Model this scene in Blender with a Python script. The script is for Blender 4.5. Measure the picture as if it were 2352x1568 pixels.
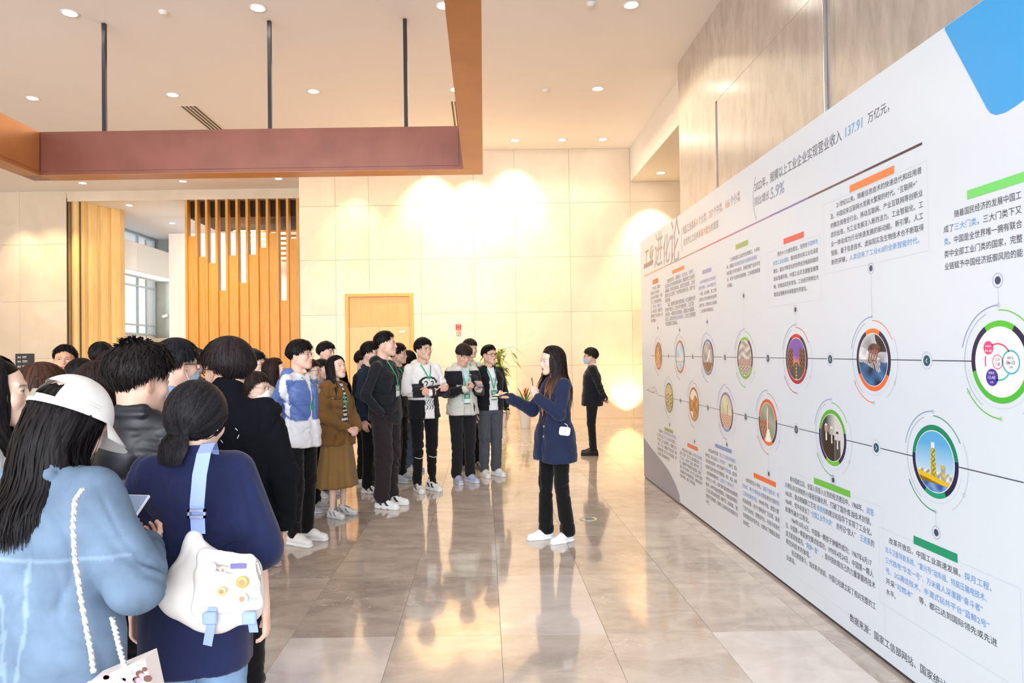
import bpy, math, random
import numpy as np
import openvdb
from mathutils import Matrix, Vector, Euler
D = bpy.data
for o in list(D.objects): D.objects.remove(o, do_unlink=True)
SC = bpy.context.scene
COL = SC.collection
F = 1640.0; PITCH = 0.01585; ROLL = -0.0145; CAMZ = 1.58; SHX = 0.0272
R_CAM = Matrix.Rotation(math.pi/2+PITCH, 4, 'X') @ Matrix.Rotation(ROLL, 4, 'Z')
cd = D.cameras.new('camera'); cam = D.objects.new('camera', cd); COL.objects.link(cam)
cam.matrix_world = Matrix.Translation((0, 0, CAMZ)) @ R_CAM
cd.sensor_width = 36; cd.lens = F/2352*36; cd.shift_x = SHX; cd.clip_start = 0.05; cd.clip_end = 200
SC.camera = cam
SC.view_settings.view_transform = 'Standard'; SC.view_settings.look = 'None'
SC.view_settings.exposure = 0.3; SC.view_settings.gamma = 1.0; SC.view_settings.use_curve_mapping = False
try:
    SC.cycles.max_bounces = 6; SC.cycles.diffuse_bounces = 4; SC.cycles.glossy_bounces = 3
    SC.cycles.caustics_reflective = False; SC.cycles.caustics_refractive = False
    SC.cycles.sample_clamp_indirect = 6.0
except Exception: pass
# ---- daylight: overcast sky through the glass front behind the photographer and the side windows
W = D.worlds.new('world'); SC.world = W; W.use_nodes = True
bg = W.node_tree.nodes['Background']; bg.inputs[0].default_value = (0.84, 0.92, 1.0, 1); bg.inputs[1].default_value = 1.5

def area(name, loc, rot, sx, sy, power, col, spread=math.pi):
    l = D.lights.new(name, 'AREA'); l.shape = 'RECTANGLE'; l.size = sx; l.size_y = sy; l.energy = power; l.color = col
    try: l.spread = spread
    except Exception: pass
    o = D.objects.new(name, l); COL.objects.link(o); o.location = loc; o.rotation_euler = rot; return o
def spot(name, loc, tgt, power, col, size=60, blend=0.5, rad=0.04):
    l = D.lights.new(name, 'SPOT'); l.energy = power; l.color = col; l.spot_size = math.radians(size); l.spot_blend = blend; l.shadow_soft_size = rad
    o = D.objects.new(name, l); COL.objects.link(o); o.location = loc
    o.rotation_euler = (Vector(tgt)-Vector(loc)).to_track_quat('-Z', 'Y').to_euler(); return o
# glass front behind the photographer (daylight)
area('daylight_front', (-3.5, -12.5, 4.0), (math.pi/2, 0, 0), 24, 9, 5200, (0.88, 0.94, 1.0))
# daylight of the far hall's window wall
area('daylight_hall', (-12.0, 24.3, 3.9), (0, -math.pi/2, 0), 2.6, 4.6, 90, (0.88, 0.95, 1.0))

# ---- pixel geometry: where a pixel's ray meets a plane of the room
def ray(px, py):
    d = R_CAM.to_3x3() @ Vector(((px-1176+SHX*2352)/F, -(py-784)/F, -1.0)); return d
def onX(px, py, X):
    d = ray(px, py); t = X/d.x; return Vector((X, d.y*t, CAMZ+d.z*t))
def onY(px, py, Y):
    d = ray(px, py); t = Y/d.y; return Vector((d.x*t, Y, CAMZ+d.z*t))
def onZ(px, py, Z=0.0):
    d = ray(px, py); t = (Z-CAMZ)/d.z; return Vector((d.x*t, d.y*t, Z))
def pix(p):
    v = R_CAM.to_3x3().transposed() @ (Vector(p)-Vector((0, 0, CAMZ)))
    return (1176+F*v.x/-v.z-SHX*2352, 784-F*v.y/-v.z)

# ---- materials
MATS = {}
def nodes_of(m):
    m.use_nodes = True; nt = m.node_tree; return nt, nt.nodes['Principled BSDF']
def mat(name, col, rough=0.5, metal=0.0, spec=0.5, emit=None, estr=0.0, bump=0.0, bscale=200.0, var=0.0, vscale=3.0, attr=None, stretch=(1, 1, 1), coat=0.0, sheen=0.0, trans=0.0, sss=0.0):
    if name in MATS: return MATS[name]
    m = D.materials.new(name); MATS[name] = m
    nt, b = nodes_of(m); L = nt.links
    b.inputs['Base Color'].default_value = (*col, 1); b.inputs['Roughness'].default_value = rough
    b.inputs['Metallic'].default_value = metal; b.inputs['Specular IOR Level'].default_value = spec
    if coat: b.inputs['Coat Weight'].default_value = coat; b.inputs['Coat Roughness'].default_value = 0.05
    if sheen: b.inputs['Sheen Weight'].default_value = sheen
    if trans: b.inputs['Transmission Weight'].default_value = trans
    if sss:
        b.inputs['Subsurface Weight'].default_value = sss; b.inputs['Subsurface Radius'].default_value = (0.012, 0.005, 0.003); b.inputs['Subsurface Scale'].default_value = 1.0
    if emit: b.inputs['Emission Color'].default_value = (*emit, 1); b.inputs['Emission Strength'].default_value = estr
    src = None
    if attr:
        a = nt.nodes.new('ShaderNodeAttribute'); a.attribute_name = attr; src = a.outputs['Color']
        if not var: L.new(src, b.inputs['Base Color'])
    tc = nt.nodes.new('ShaderNodeTexCoord'); mp = nt.nodes.new('ShaderNodeMapping'); L.new(tc.outputs['Object'], mp.inputs[0]); mp.inputs['Scale'].default_value = stretch
    if var:
        n = nt.nodes.new('ShaderNodeTexNoise'); n.inputs['Scale'].default_value = vscale; n.inputs['Detail'].default_value = 6; L.new(mp.outputs[0], n.inputs['Vector'])
        mr = nt.nodes.new('ShaderNodeMapRange'); mr.inputs['From Min'].default_value = 0.3; mr.inputs['From Max'].default_value = 0.7
        mr.inputs['To Min'].default_value = 1-var; mr.inputs['To Max'].default_value = 1+var; L.new(n.outputs[0], mr.inputs[0])
        mx = nt.nodes.new('ShaderNodeMix'); mx.data_type = 'RGBA'; mx.blend_type = 'MULTIPLY'; mx.inputs[0].default_value = 1
        if src: L.new(src, mx.inputs[6])
        else: mx.inputs[6].default_value = (*col, 1)
        L.new(mr.outputs[0], mx.inputs[7]); L.new(mx.outputs[2], b.inputs['Base Color'])
    if bump:
        n2 = nt.nodes.new('ShaderNodeTexNoise'); n2.inputs['Scale'].default_value = bscale; n2.inputs['Detail'].default_value = 3; L.new(mp.outputs[0], n2.inputs['Vector'])
        bp = nt.nodes.new('ShaderNodeBump'); bp.inputs['Strength'].default_value = bump; bp.inputs['Distance'].default_value = 0.003
        L.new(n2.outputs[0], bp.inputs['Height']); L.new(bp.outputs[0], b.inputs['Normal'])
    return m

def lin(h):
    h = h.lstrip('#'); c = [int(h[i:i+2], 16)/255 for i in (0, 2, 4)]; return tuple(x/12.92 if x <= .04045 else ((x+.055)/1.055)**2.4 for x in c)
# ---- mesh helpers
def mk_mesh(name, V, Fc, mats=(), mi=None, smooth=False, col=None):
    me = D.meshes.new(name)
    V = np.asarray(V, np.float32)
    if isinstance(Fc, np.ndarray):
        nf, k = Fc.shape
        me.vertices.add(len(V)); me.vertices.foreach_set('co', V.ravel())
        me.loops.add(nf*k); me.loops.foreach_set('vertex_index', Fc.astype(np.int32).ravel())
        me.polygons.add(nf); me.polygons.foreach_set('loop_start', np.arange(0, nf*k, k, dtype=np.int32))
        me.polygons.foreach_set('loop_total', np.full(nf, k, np.int32))
        me.update(calc_edges=True)
    else:
        me.from_pydata(V.tolist(), [], [tuple(int(i) for i in f) for f in Fc]); me.update()
    for m in mats: me.materials.append(m)
    if mi is not None: me.polygons.foreach_set('material_index', np.asarray(mi, np.int32))
    if smooth: me.polygons.foreach_set('use_smooth', np.ones(len(me.polygons), bool))
    if col is not None:
        c = np.asarray(col, np.float32)
        if c.shape[1] == 3: c = np.hstack([c, np.ones((len(c), 1), np.float32)])
        at = me.color_attributes.new('Col', 'FLOAT_COLOR', 'POINT'); at.data.foreach_set('color', c.ravel())
    return me
def link(name, me, parent=None, loc=None, rot=None):
    o = D.objects.new(name, me); COL.objects.link(o)
    if parent: o.parent = parent
    if loc is not None: o.location = loc
    if rot is not None: o.rotation_euler = rot
    return o
def tag(o, label=None, cat=None, group=None, kind=None):
    if label: o['label'] = label
    if cat: o['category'] = cat
    if group: o['group'] = group
    if kind: o['kind'] = kind
    return o
def empty(name, loc, rz=0.0):
    o = D.objects.new(name, None); COL.objects.link(o); o.location = loc; o.rotation_euler = (0, 0, rz); o.empty_display_size = 0.2; return o
class MB:
    """collects boxes, tubes, polygons into one mesh"""
    def __init__(s): s.V = []; s.F = []; s.M = []; s.C = []; s.useC = False
    def add(s, V, Fc, mi=0, col=None):
        b = len(s.V); s.V += [tuple(v) for v in V]; s.F += [tuple(i+b for i in f) for f in Fc]; s.M += [mi]*len(Fc)
        if col is not None: s.useC = True
        s.C += [col or (1, 1, 1)]*len(V) if not (isinstance(col, list)) else col
        return s
    def box(s, x0, x1, y0, y1, z0, z1, mi=0, M=None, bev=0.0, col=None):
        if bev:
            V = []
            for sx, x in ((0, x0), (1, x1)):
                for sy, y in ((0, y0), (1, y1)):
                    for sz, z in ((0, z0), (1, z1)):
                        ix = bev if sx == 0 else -bev; iy = bev if sy == 0 else -bev; iz = bev if sz == 0 else -bev
                        V += [(x+ix, y+iy, z), (x+ix, y, z+iz), (x, y+iy, z+iz)]
            bm = bm_hull(V); V, Fc = bm
        else:
            V = [(x, y, z) for x in (x0, x1) for y in (y0, y1) for z in (z0, z1)]
            Fc = [(0, 1, 3, 2), (4, 6, 7, 5), (0, 4, 5, 1), (2, 3, 7, 6), (0, 2, 6, 4), (1, 5, 7, 3)]
        if M is not None: V = [tuple(M @ Vector(v)) for v in V]
        return s.add(V, Fc, mi, col)
    def prism(s, pts, axis, a0, a1, mi=0, col=None):
        n = len(pts)
        def mk(p, a):
            return (a, p[0], p[1]) if axis == 'x' else ((p[0], a, p[1]) if axis == 'y' else (p[0], p[1], a))
        V = [mk(p, a0) for p in pts]+[mk(p, a1) for p in pts]
        Fc = [tuple(range(n))[::-1], tuple(range(n, 2*n))]+[(i, (i+1) % n, (i+1) % n+n, i+n) for i in range(n)]
        return s.add(V, Fc, mi, col)
    def tube(s, P, r, n=8, mi=0, cap=True, col=None, flat=1.0, up=(0, 0, 1)):
        P = [Vector(p) for p in P]; m = len(P); V = []; Fc = []
        R = r if isinstance(r, (list, tuple)) else [r]*m
        for i, p in enumerate(P):
            t = (P[min(i+1, m-1)]-P[max(i-1, 0)]).normalized()
            u = Vector(up); u = (u-t*u.dot(t))
            if u.length < 1e-3: u = Vector((1, 0, 0))-t*t.x
            u.normalize(); w = t.cross(u)
            for k in range(n):
                a = 2*math.pi*k/n; V.append(p+(w*math.cos(a)+u*math.sin(a)*flat)*R[i])
        for i in range(m-1):
            for k in range(n):
                Fc.append((i*n+k, i*n+(k+1) % n, (i+1)*n+(k+1) % n, (i+1)*n+k))
        if cap: Fc += [tuple(range(n))[::-1], tuple((m-1)*n+k for k in range(n))]
        return s.add([tuple(v) for v in V], Fc, mi, col)
    def lathe(s, prof, c=(0, 0, 0), n=24, mi=0, col=None):
        V = []; Fc = []; m = len(prof)
        for r, z in prof:
            for k in range(n):
                a = 2*math.pi*k/n; V.append((c[0]+r*math.cos(a), c[1]+r*math.sin(a), c[2]+z))
        for i in range(m-1):
            for k in range(n): Fc.append((i*n+k, i*n+(k+1) % n, (i+1)*n+(k+1) % n, (i+1)*n+k))
        Fc.append(tuple(range(n))[::-1]); Fc.append(tuple((m-1)*n+k for k in range(n)))
        return s.add(V, Fc, mi, col)
    def strip(s, P, w, nrm, mi=0, col=None):
        """flat ribbon along P, width w, lying across nrm"""
        P = [Vector(p) for p in P]; V = []
        for i, p in enumerate(P):
            t = (P[min(i+1, len(P)-1)]-P[max(i-1, 0)]).normalized(); n = Vector(nrm if not isinstance(nrm, list) else nrm[i]); q = t.cross(n).normalized()*w/2
            V += [p-q, p+q]
        return s.add([tuple(v) for v in V], [(2*i, 2*i+1, 2*i+3, 2*i+2) for i in range(len(P)-1)], mi, col)
    def build(s, name, mats, parent=None, smooth=False, loc=None, rot=None):
        if not isinstance(mats, (list, tuple)): mats = [mats]
        me = mk_mesh(name, s.V, s.F, mats, s.M, smooth, s.C if s.useC else None)
        return link(name, me, parent, loc, rot)
def bm_hull(V):
    import bmesh
    bm = bmesh.new()
    for v in V: bm.verts.new(v)
    bmesh.ops.convex_hull(bm, input=bm.verts); bmesh.ops.dissolve_limit(bm, angle_limit=0.02, verts=bm.verts, edges=bm.edges)
    bm.verts.index_update(); out = ([tuple(v.co) for v in bm.verts], [tuple(v.index for v in f.verts) for f in bm.faces]); bm.free(); return out
def struct(o): o['kind'] = 'structure'; return o
# =====================================================================  ROOM
CEIL = 6.28; YF = 16.5; YL = 20.0; XS = 3.25
def stone(name, c1, c2, scale, rough, stretch=(1, 1, 1), veins=0.0, spec=0.5, rndv=0.0, coat=0.0, dist=.8):
    m = D.materials.new(name); nt, b = nodes_of(m); L = nt.links; N = nt.nodes.new
    g = N('ShaderNodeNewGeometry'); oi = N('ShaderNodeObjectInfo')
    off = N('ShaderNodeVectorMath'); off.operation = 'MULTIPLY_ADD'
    cmb = N('ShaderNodeCombineXYZ')
    for i in range(3): L.new(oi.outputs['Random'], cmb.inputs[i])
    off.inputs[1].default_value = (37, 53, 11); L.new(cmb.outputs[0], off.inputs[0]); L.new(g.outputs['Position'], off.inputs[2])
    mp = N('ShaderNodeMapping'); mp.inputs['Scale'].default_value = stretch; L.new(off.outputs[0], mp.inputs[0])
    n = N('ShaderNodeTexNoise'); n.inputs['Scale'].default_value = scale; n.inputs['Detail'].default_value = 8; n.inputs['Roughness'].default_value = 0.62; n.inputs['Distortion'].default_value = dist; L.new(mp.outputs[0], n.inputs['Vector'])
    r = N('ShaderNodeValToRGB'); r.color_ramp.elements[0].position = 0.33; r.color_ramp.elements[1].position = 0.68
    r.color_ramp.elements[0].color = (*c1, 1); r.color_ramp.elements[1].color = (*c2, 1); L.new(n.outputs[0], r.inputs[0]); src = r.outputs[0]
    if veins:
        v = N('ShaderNodeTexNoise'); v.inputs['Scale'].default_value = scale*0.9; v.inputs['Detail'].default_value = 4; v.inputs['Distortion'].default_value = 2.2; L.new(mp.outputs[0], v.inputs['Vector'])
        s1 = N('ShaderNodeMath'); s1.operation = 'SUBTRACT'; s1.inputs[1].default_value = 0.5; L.new(v.outputs[0], s1.inputs[0])
        s2 = N('ShaderNodeMath'); s2.operation = 'ABSOLUTE'; L.new(s1.outputs[0], s2.inputs[0])
        mr = N('ShaderNodeMapRange'); mr.inputs['From Max'].default_value = 0.006; mr.inputs['To Min'].default_value = veins; mr.inputs['To Max'].default_value = 0; L.new(s2.outputs[0], mr.inputs[0])
        v2 = N('ShaderNodeTexNoise'); v2.inputs['Scale'].default_value = 1.7; L.new(mp.outputs[0], v2.inputs['Vector'])
        m2 = N('ShaderNodeMapRange'); m2.inputs['From Min'].default_value = 0.52; m2.inputs['From Max'].default_value = 0.62; L.new(v2.outputs[0], m2.inputs[0])
        ml = N('ShaderNodeMath'); ml.operation = 'MULTIPLY'; L.new(mr.outputs[0], ml.inputs[0]); L.new(m2.outputs[0], ml.inputs[1])
        mx = N('ShaderNodeMix'); mx.data_type = 'RGBA'; L.new(ml.outputs[0], mx.inputs[0]); L.new(src, mx.inputs[6]); mx.inputs[7].default_value = (0.95, 0.93, 0.9, 1); src = mx.outputs[2]
    if rndv:
        mr = N('ShaderNodeMapRange'); mr.inputs['To Min'].default_value = 1-rndv; mr.inputs['To Max'].default_value = 1+rndv; L.new(oi.outputs['Random'], mr.inputs[0])
        mx = N('ShaderNodeMix'); mx.data_type = 'RGBA'; mx.blend_type = 'MULTIPLY'; mx.inputs[0].default_value = 1; L.new(src, mx.inputs[6]); L.new(mr.outputs[0], mx.inputs[7]); src = mx.outputs[2]
    L.new(src, b.inputs['Base Color']); b.inputs['Roughness'].default_value = rough; b.inputs['Specular IOR Level'].default_value = spec
    if coat: b.inputs['Coat Weight'].default_value = coat; b.inputs['Coat Roughness'].default_value = 0.03
    return m
M_tile = [stone('marble_mid', (0.52, 0.44, 0.37), (0.76, 0.66, 0.57), 2.6, 0.10, (1.0, 1.6, 1), veins=0.7, spec=0.6, rndv=0.06, coat=0.35),
          stone('marble_light', (0.68, 0.60, 0.54), (0.84, 0.77, 0.71), 2.6, 0.12, (1, 1.6, 1), veins=0.3, spec=0.6, rndv=0.04, coat=0.35),
          stone('marble_dark', (0.42, 0.35, 0.30), (0.66, 0.57, 0.49), 3.0, 0.10, (1.0, 1.4, 1), veins=0.9, spec=0.6, rndv=0.06, coat=0.35)]
M_lime = stone('limestone_cream', (0.76, 0.63, 0.47), (0.86, 0.73, 0.58), 0.9, 0.45, (1, 1, 1), rndv=0.03)
M_grey = stone('stone_grey_brown', (0.455, 0.40, 0.355), (0.61, 0.55, 0.50), 7.0, 0.22, (1, 1, 0.35), veins=0.2, rndv=0.03, spec=0.5, dist=.25)
M_ceil = mat('ceiling_paint', (0.92, 0.89, 0.89), 0.9, spec=0.2)
M_white = mat('white_plaster', (0.86, 0.83, 0.79), 0.8, spec=0.3)
M_joint = mat('joint_dark', (0.62, 0.52, 0.42), 0.8)
def wood(name, c1, c2, rough=0.45, sc=(6, 6, 0.35)):
    m = D.materials.new(name); nt, b = nodes_of(m); L = nt.links; N = nt.nodes.new
    tc = N('ShaderNodeTexCoord'); mp = N('ShaderNodeMapping'); mp.inputs['Scale'].default_value = sc; L.new(tc.outputs['Object'], mp.inputs[0])
    n = N('ShaderNodeTexNoise'); n.inputs['Scale'].default_value = 5; n.inputs['Detail'].default_value = 7; L.new(mp.outputs[0], n.inputs['Vector'])
    r = N('ShaderNodeValToRGB'); r.color_ramp.elements[0].position = 0.3; r.color_ramp.elements[1].position = 0.72
    r.color_ramp.elements[0].color = (*c1, 1); r.color_ramp.elements[1].color = (*c2, 1); L.new(n.outputs[0], r.inputs[0]); L.new(r.outputs[0], b.inputs['Base Color'])
    b.inputs['Roughness'].default_value = rough; return m
M_wood = wood('honey_wood', (0.72, 0.33, 0.05), (0.84, 0.43, 0.09))
M_woodl = wood('pale_wood', (0.86, 0.53, 0.18), (0.93, 0.64, 0.27))
M_dark = mat('void_shade', (0.035, 0.02, 0.012), 0.8)
# ---- floor of marble tiles (joint grid measured from the photograph)
TX, TY, X0, Y0 = 0.59, 1.06, 0.07, 5.08
mb = MB(); mb.box(-16, 9, -6, 34, -0.12, -0.012); floor = struct(mb.build('floor', mat('floor_screed', (0.5, 0.42, 0.34), 0.6)))
rng = random.Random(7)
def tile_mesh(k, mt):
    b = MB(); b.box(0.0008, TX-0.0008, 0.0008, TY-0.0008, -0.011, 0.0, bev=0.0006); me = mk_mesh('tile', b.V, b.F, [mt]); return me
TM = [tile_mesh(i, m) for i, m in enumerate(M_tile)]
light_cells = {(0, -1): 1, (-2, -2): 1, (2, -2): 1, (-1, -4): 1, (3, -4): 1, (-4, 1): 1, (1, 3): 1, (-3, 4): 1, (4, 1): 1, (-1, 6): 1}
cells = []
for i in range(-27, 15):
    for j in range(-11, 28):
        x = X0+i*TX; y = Y0+j*TY
        if x+TX < -16 or x > 9 or y > 33: continue
        cells.append((i, j, x, y))
def vis(i, j, x, y):
    if y+TY < 1.9: return 1e9
    a = pix((x+TX/2, y+TY/2, 0)); 
    if a[0] < -150 or a[0] > 2500 or a[1] > 1900 or x > XS: return 1e9
    if x > 2.2 and y < 9.5: return 1e9
    if y > 16.5 : return 1e9
    return (x*0.6-0.3)**2+y*y
cells.sort(key=lambda c: vis(*c))
rest = MB()
for n_, (i, j, x, y) in enumerate(cells):
    if (i, j) in light_cells: k = 1
    else: k = rng.choice([0, 0, 0, 2, 0, 0, 2, 0])
    if (i, j) in ((-1, -1), (-2, -1)): k = 2
    if n_ < 300 and vis(i, j, x, y) < 1e9:
        link('tile', TM[k], floor, (x, y, 0))
    else: rest.box(x+.0008, x+TX-.0008, y+.0008, y+TY-.0008, -0.011, 0.0, mi=0 if k == 0 else (1 if k == 1 else 2))
o = rest.build('tile_field', M_tile, floor); o['kind'] = 'stuff'
# ---- ceiling
mb = MB(); mb.box(-16, 9, -6, YL, CEIL, CEIL+.3); ceiling = struct(mb.build('ceiling', M_ceil))
mb = MB(); mb.box(-16, 0.5, YL+.12, 34, 6.02, 6.4); struct(mb.build('ceiling_hall', M_ceil)).name = 'ceiling.001'
# ---- far wall with stone panels
pl = onY(688, 600, YF).x; pr = 9.0
dl, dr = onY(793, 700, YF).x, onY(949, 700, YF).x; dt = onY(870, 674, YF).z
mb = MB(); mb.box(pl+.03, dl, YF+.03, YF+.35, 0, CEIL+.05); mb.box(dr, pr, YF+.03, YF+.35, 0, CEIL+.05); mb.box(dl, dr, YF+.03, YF+.35, dt, CEIL+.05)
wall_far = struct(mb.build('wall_far', M_joint))
xs = [pl]+[onY(p, 600, YF).x for p in (771, 848, 967, 1089, 1184, 1310, 1450)]
while xs[-1] < pr: xs.append(xs[-1]+1.25)
zs = [0.0]+[onY(1000, p, YF).z for p in (843, 720, 594, 470)]+[CEIL]
G = 0.002
for i in range(len(xs)-1):
    for j in range(len(zs)-1):
        a, b_, c, d = xs[i]+G, xs[i+1]-G, zs[j]+G, zs[j+1]-G
        rects = [(a, b_, c, d)]
        if b_ > dl and a < dr and c < dt:
            rects = []
            if a < dl: rects.append((a, dl, c, d))
            if b_ > dr: rects.append((dr, b_, c, d))
            if d > dt: rects.append((max(a, dl), min(b_, dr), dt+G, d))
        for (p, q, r_, s_) in rects:
            if q-p < .02 or s_-r_ < .02: continue
            t = MB(); t.box(p, q, YF, YF+.035, r_, s_, bev=.002); t.build('stone_panel', M_lime, wall_far)
mb = MB(); mb.box(pl, pl+.03, YF+.03, YL, 0, CEIL); struct(mb.build('wall_far_return', M_lime)).name = 'wall_recess'
mb = MB(); mb.box(pl, dl-.02, YF-.012, YF, 0, .055); mb.box(dr+.02, pr, YF-.012, YF, 0, .055); struct(mb.build('baseboard_far', mat('base_stone', (0.72, 0.6, 0.46), .3)))
# ---- double door with a transom panel
door = struct(empty('door_1', (0, YF, 0)))
fw = .085; zt = onY(870, 750, YF).z
fx0, fx1 = dl, dr
t = MB(); t.box(fx0, fx0+fw, -.04, .1, 0, dt); t.build('door_frame', M_wood, door)
t = MB(); t.box(fx1-fw, fx1, -.04, .1, 0, dt); t.build('door_frame', M_wood, door)
t = MB(); t.box(fx0+fw, fx1-fw, -.04, .1, dt-.07, dt); t.build('door_head', M_wood, door)
M_doorw = wood('door_wood', (0.72, 0.33, 0.07), (0.80, 0.39, 0.11), .4)
t = MB(); t.box(fx0+fw+.004, fx1-fw-.004, .0, .06, zt+.004, dt-.074, bev=.003); t.build('transom_panel', M_doorw, door)
mid = (fx0+fx1)/2; M_leaf = wood('door_leaf_wood', (0.78, 0.42, 0.15), (0.84, 0.48, 0.20), .4)
M_steel = mat('steel', (.62, .6, .57), .3, 1.0)
for s, (a, b_) in enumerate(((fx0+fw+.004, mid-.002), (mid+.002, fx1-fw-.004))):
    t = MB(); t.box(a, b_, -.005, .045, .01, zt-.004, bev=.003); leaf = t.build('door_leaf', M_leaf, door)
    hx = b_-.07 if s == 0 else a+.07
    t = MB(); t.tube([(hx, -.005, 1.15), (hx, -.05, 1.15), (hx, -.05, .9), (hx, -.005, .9)], .011, 8); t.build('door_handle', M_steel, leaf)
t = MB(); q = onY(926, 762, YF); t.box(q.x-.09, q.x+.09, -.012, -.005, q.z-.018, q.z+.018); t.box(q.x+.05, q.x+.085, -.014, -.012, q.z-.012, q.z+.012, mi=1)
t.build('door_label', [mat('label_white', (.9, .9, .88), .5), mat('label_red', (.7, .06, .05), .5)], door)
# ---- lowered soffit at the right end of the far wall
sx = onY(1447, 380, YF).x; sz = onY(1500, 416, YF).z
mb = MB(); mb.box(sx, pr, -6, YF-.01, sz, CEIL-.002); 
m_ = MB(); m_.box(sx, pr, 11.9, YF-.01, sz, CEIL-.002); struct(m_.build('trim_1', M_white))
# ---- stone wall on the right behind the board
YE = onX(1557, 165, XS).y
wall_r = struct(MB().box(XS+.04, XS+.5, -6, YE-.002, 0, CEIL+.02).build('wall_right', M_joint))
ys = [YE, onX(1645, 300, XS).y, onX(1890, 60, XS).y, onX(1890, 60, XS).y-2.6, onX(1890, 60, XS).y-5.2, -6]
zz = [0, onX(1643, 235, XS).z, CEIL]
yA, yB = ys[1], ys[2]
sl = [(yA+.03, YE, 0, CEIL, 0), (yB, yA+.03, zz[1], CEIL, 0), (yB, yA-.06, 0, zz[1], 0), (yA-.06, yA+.03, 0, zz[1]-.004, .035)]
yC = onX(1918, 60, XS).y
sl[1] = (yB+G, yA+.03-.001, zz[1]+G, CEIL, 0); sl[2] = (yB+G, yA-.06, 0, zz[1]-.0, 0)
sl += [(yC, yB-.012, 0, CEIL, .03)]
yy = yC-.004
while yy > -6: sl.append((max(-6, yy-2.4), yy, 0, CEIL, 0)); yy -= 2.4+2*G
for (a, b_, c, d, rec) in sl:
    t = MB(); t.box(XS+rec, XS+.039, a, b_, c, d, bev=.0 if rec else .002); t.build('stone_slab', M_grey, wall_r)
t = MB(); t.box(XS-.004, XS+.02, yB-.012, yB+.0, 0, CEIL); t.build('metal_strip', mat('pale_metal', (.75, .78, .82), .25, .9), wall_r)
# recess wall beyond the stone corner
struct(MB().box(XS+.5, 9, YE-.3, YE, 0, CEIL).build('wall_alcove', M_lime))
struct(MB().box(9, 9.2, YE, YF+.4, 0, CEIL).build('wall_alcove_end', M_lime))
# ---- left part: frontal stone wall, wood columns, opening, slat wall
xl1 = onY(154, 600, YL).x
wl = struct(MB().box(-16, xl1-.01, YL+.04, YL+.4, 0, CEIL).build('wall_left', M_joint))
e = [-16, -14.2, -13.0, xl1-.01]
zl = [0, 1.6, 3.2, 4.8, CEIL]
for i in range(3):
    for j in range(4):
        MB().box(e[i]+G, e[i+1]-G, YL, YL+.041, zl[j]+G, zl[j+1]-G, bev=.002).build('stone_panel', M_lime, wl)
xb = onY(688, 600, YL).x
struct(MB().box(xl1, xb+.35, YL, YL+.12, 6.0, CEIL).build('trim_2', M_lime))
colpx = [(156, 186, 0.0), (188, 215, .35), (216, 240, .7), (241, 269, 1.05)]
wood_cols = struct(empty('trim_3', (0, YL, 0)))
for (a, b_, dy) in colpx:
    xa, xc = onY(a, 600, YL+dy).x, onY(b_, 600, YL+dy).x
    n = 8; pts = []
    for k in range(n+1):
        u = k/n; pts.append((xa+(xc-xa)*u, dy-.16*(1-4*(u-.5)**2)+.18))
    pts += [(xc, dy+.45), (xa, dy+.45)]
    t = MB(); t.prism(pts, 'z', 0, 6.02); t.build('wood_column', M_woodl, wood_cols, smooth=False)
struct(MB().box(xl1-.008, xl1+.012, YL-.01, YL+.05, 0, 6.1).build('trim_4', mat('bronze', (.12, .08, .05), .4, .5)))
q1 = onY(186.5, 600, YL+.1).x
struct(MB().box(q1-.008, q1+.008, YL+.02, YL+.08, 0, 6.02).build('trim_5', MATS['bronze']))
# slat wall
slat_wall = struct(empty('trim_6', (0, YL, 0)))
sx0, sx1 = onY(425, 600, YL).x, onY(688, 600, YL).x
nb = 11.3; pitch = (sx1-sx0)/nb
tops = [542, 589, 604, 667, 587, 650, 586, 570, 537, 692, 551, 568]
for i in range(12):
    x = sx0+i*pitch; x2 = min(x+pitch, sx1+.02)
    fx = x+pitch*.24
    MB().box(x, fx, 0.0, .24, 0, 6.0, bev=.004).build('slat', M_wood, slat_wall)
    if x2-fx < .03: continue
    z_ = onY(500, tops[i], YL+.1).z
    MB().box(fx, x2, .06+.03*(i % 2), .10+.03*(i % 2), 0, z_).build('slat_panel', M_wood, slat_wall)
    # header panel closing the top of the bay, and slanted fins seen through the gap
# louvre blades behind the slats
lou = MB()
for k in range(9):
    z = 5.3-k*.15
    lou.box(sx0+.9+.24*k, sx1, 1.3, 1.42, z, z+.045)
lo = lou.build('louvre', M_wood, slat_wall); lo['kind'] = 'stuff'
MB().box(sx0-1.6, sx1+.03, 2.6, 2.7, 1.5, 5.5).build('white_back_wall', M_white, slat_wall)
MB().box(sx0-.02, sx1+.03, .30, 2.6, 5.55, 6.0).build('void_shade_box', M_dark, slat_wall)  # near-black box, its colour stands in for the unlit void above the gaps
M_glass = mat('clear_glass', (.8, .9, .95), .03); M_glass.node_tree.nodes['Principled BSDF'].inputs['Alpha'].default_value = .12
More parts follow.
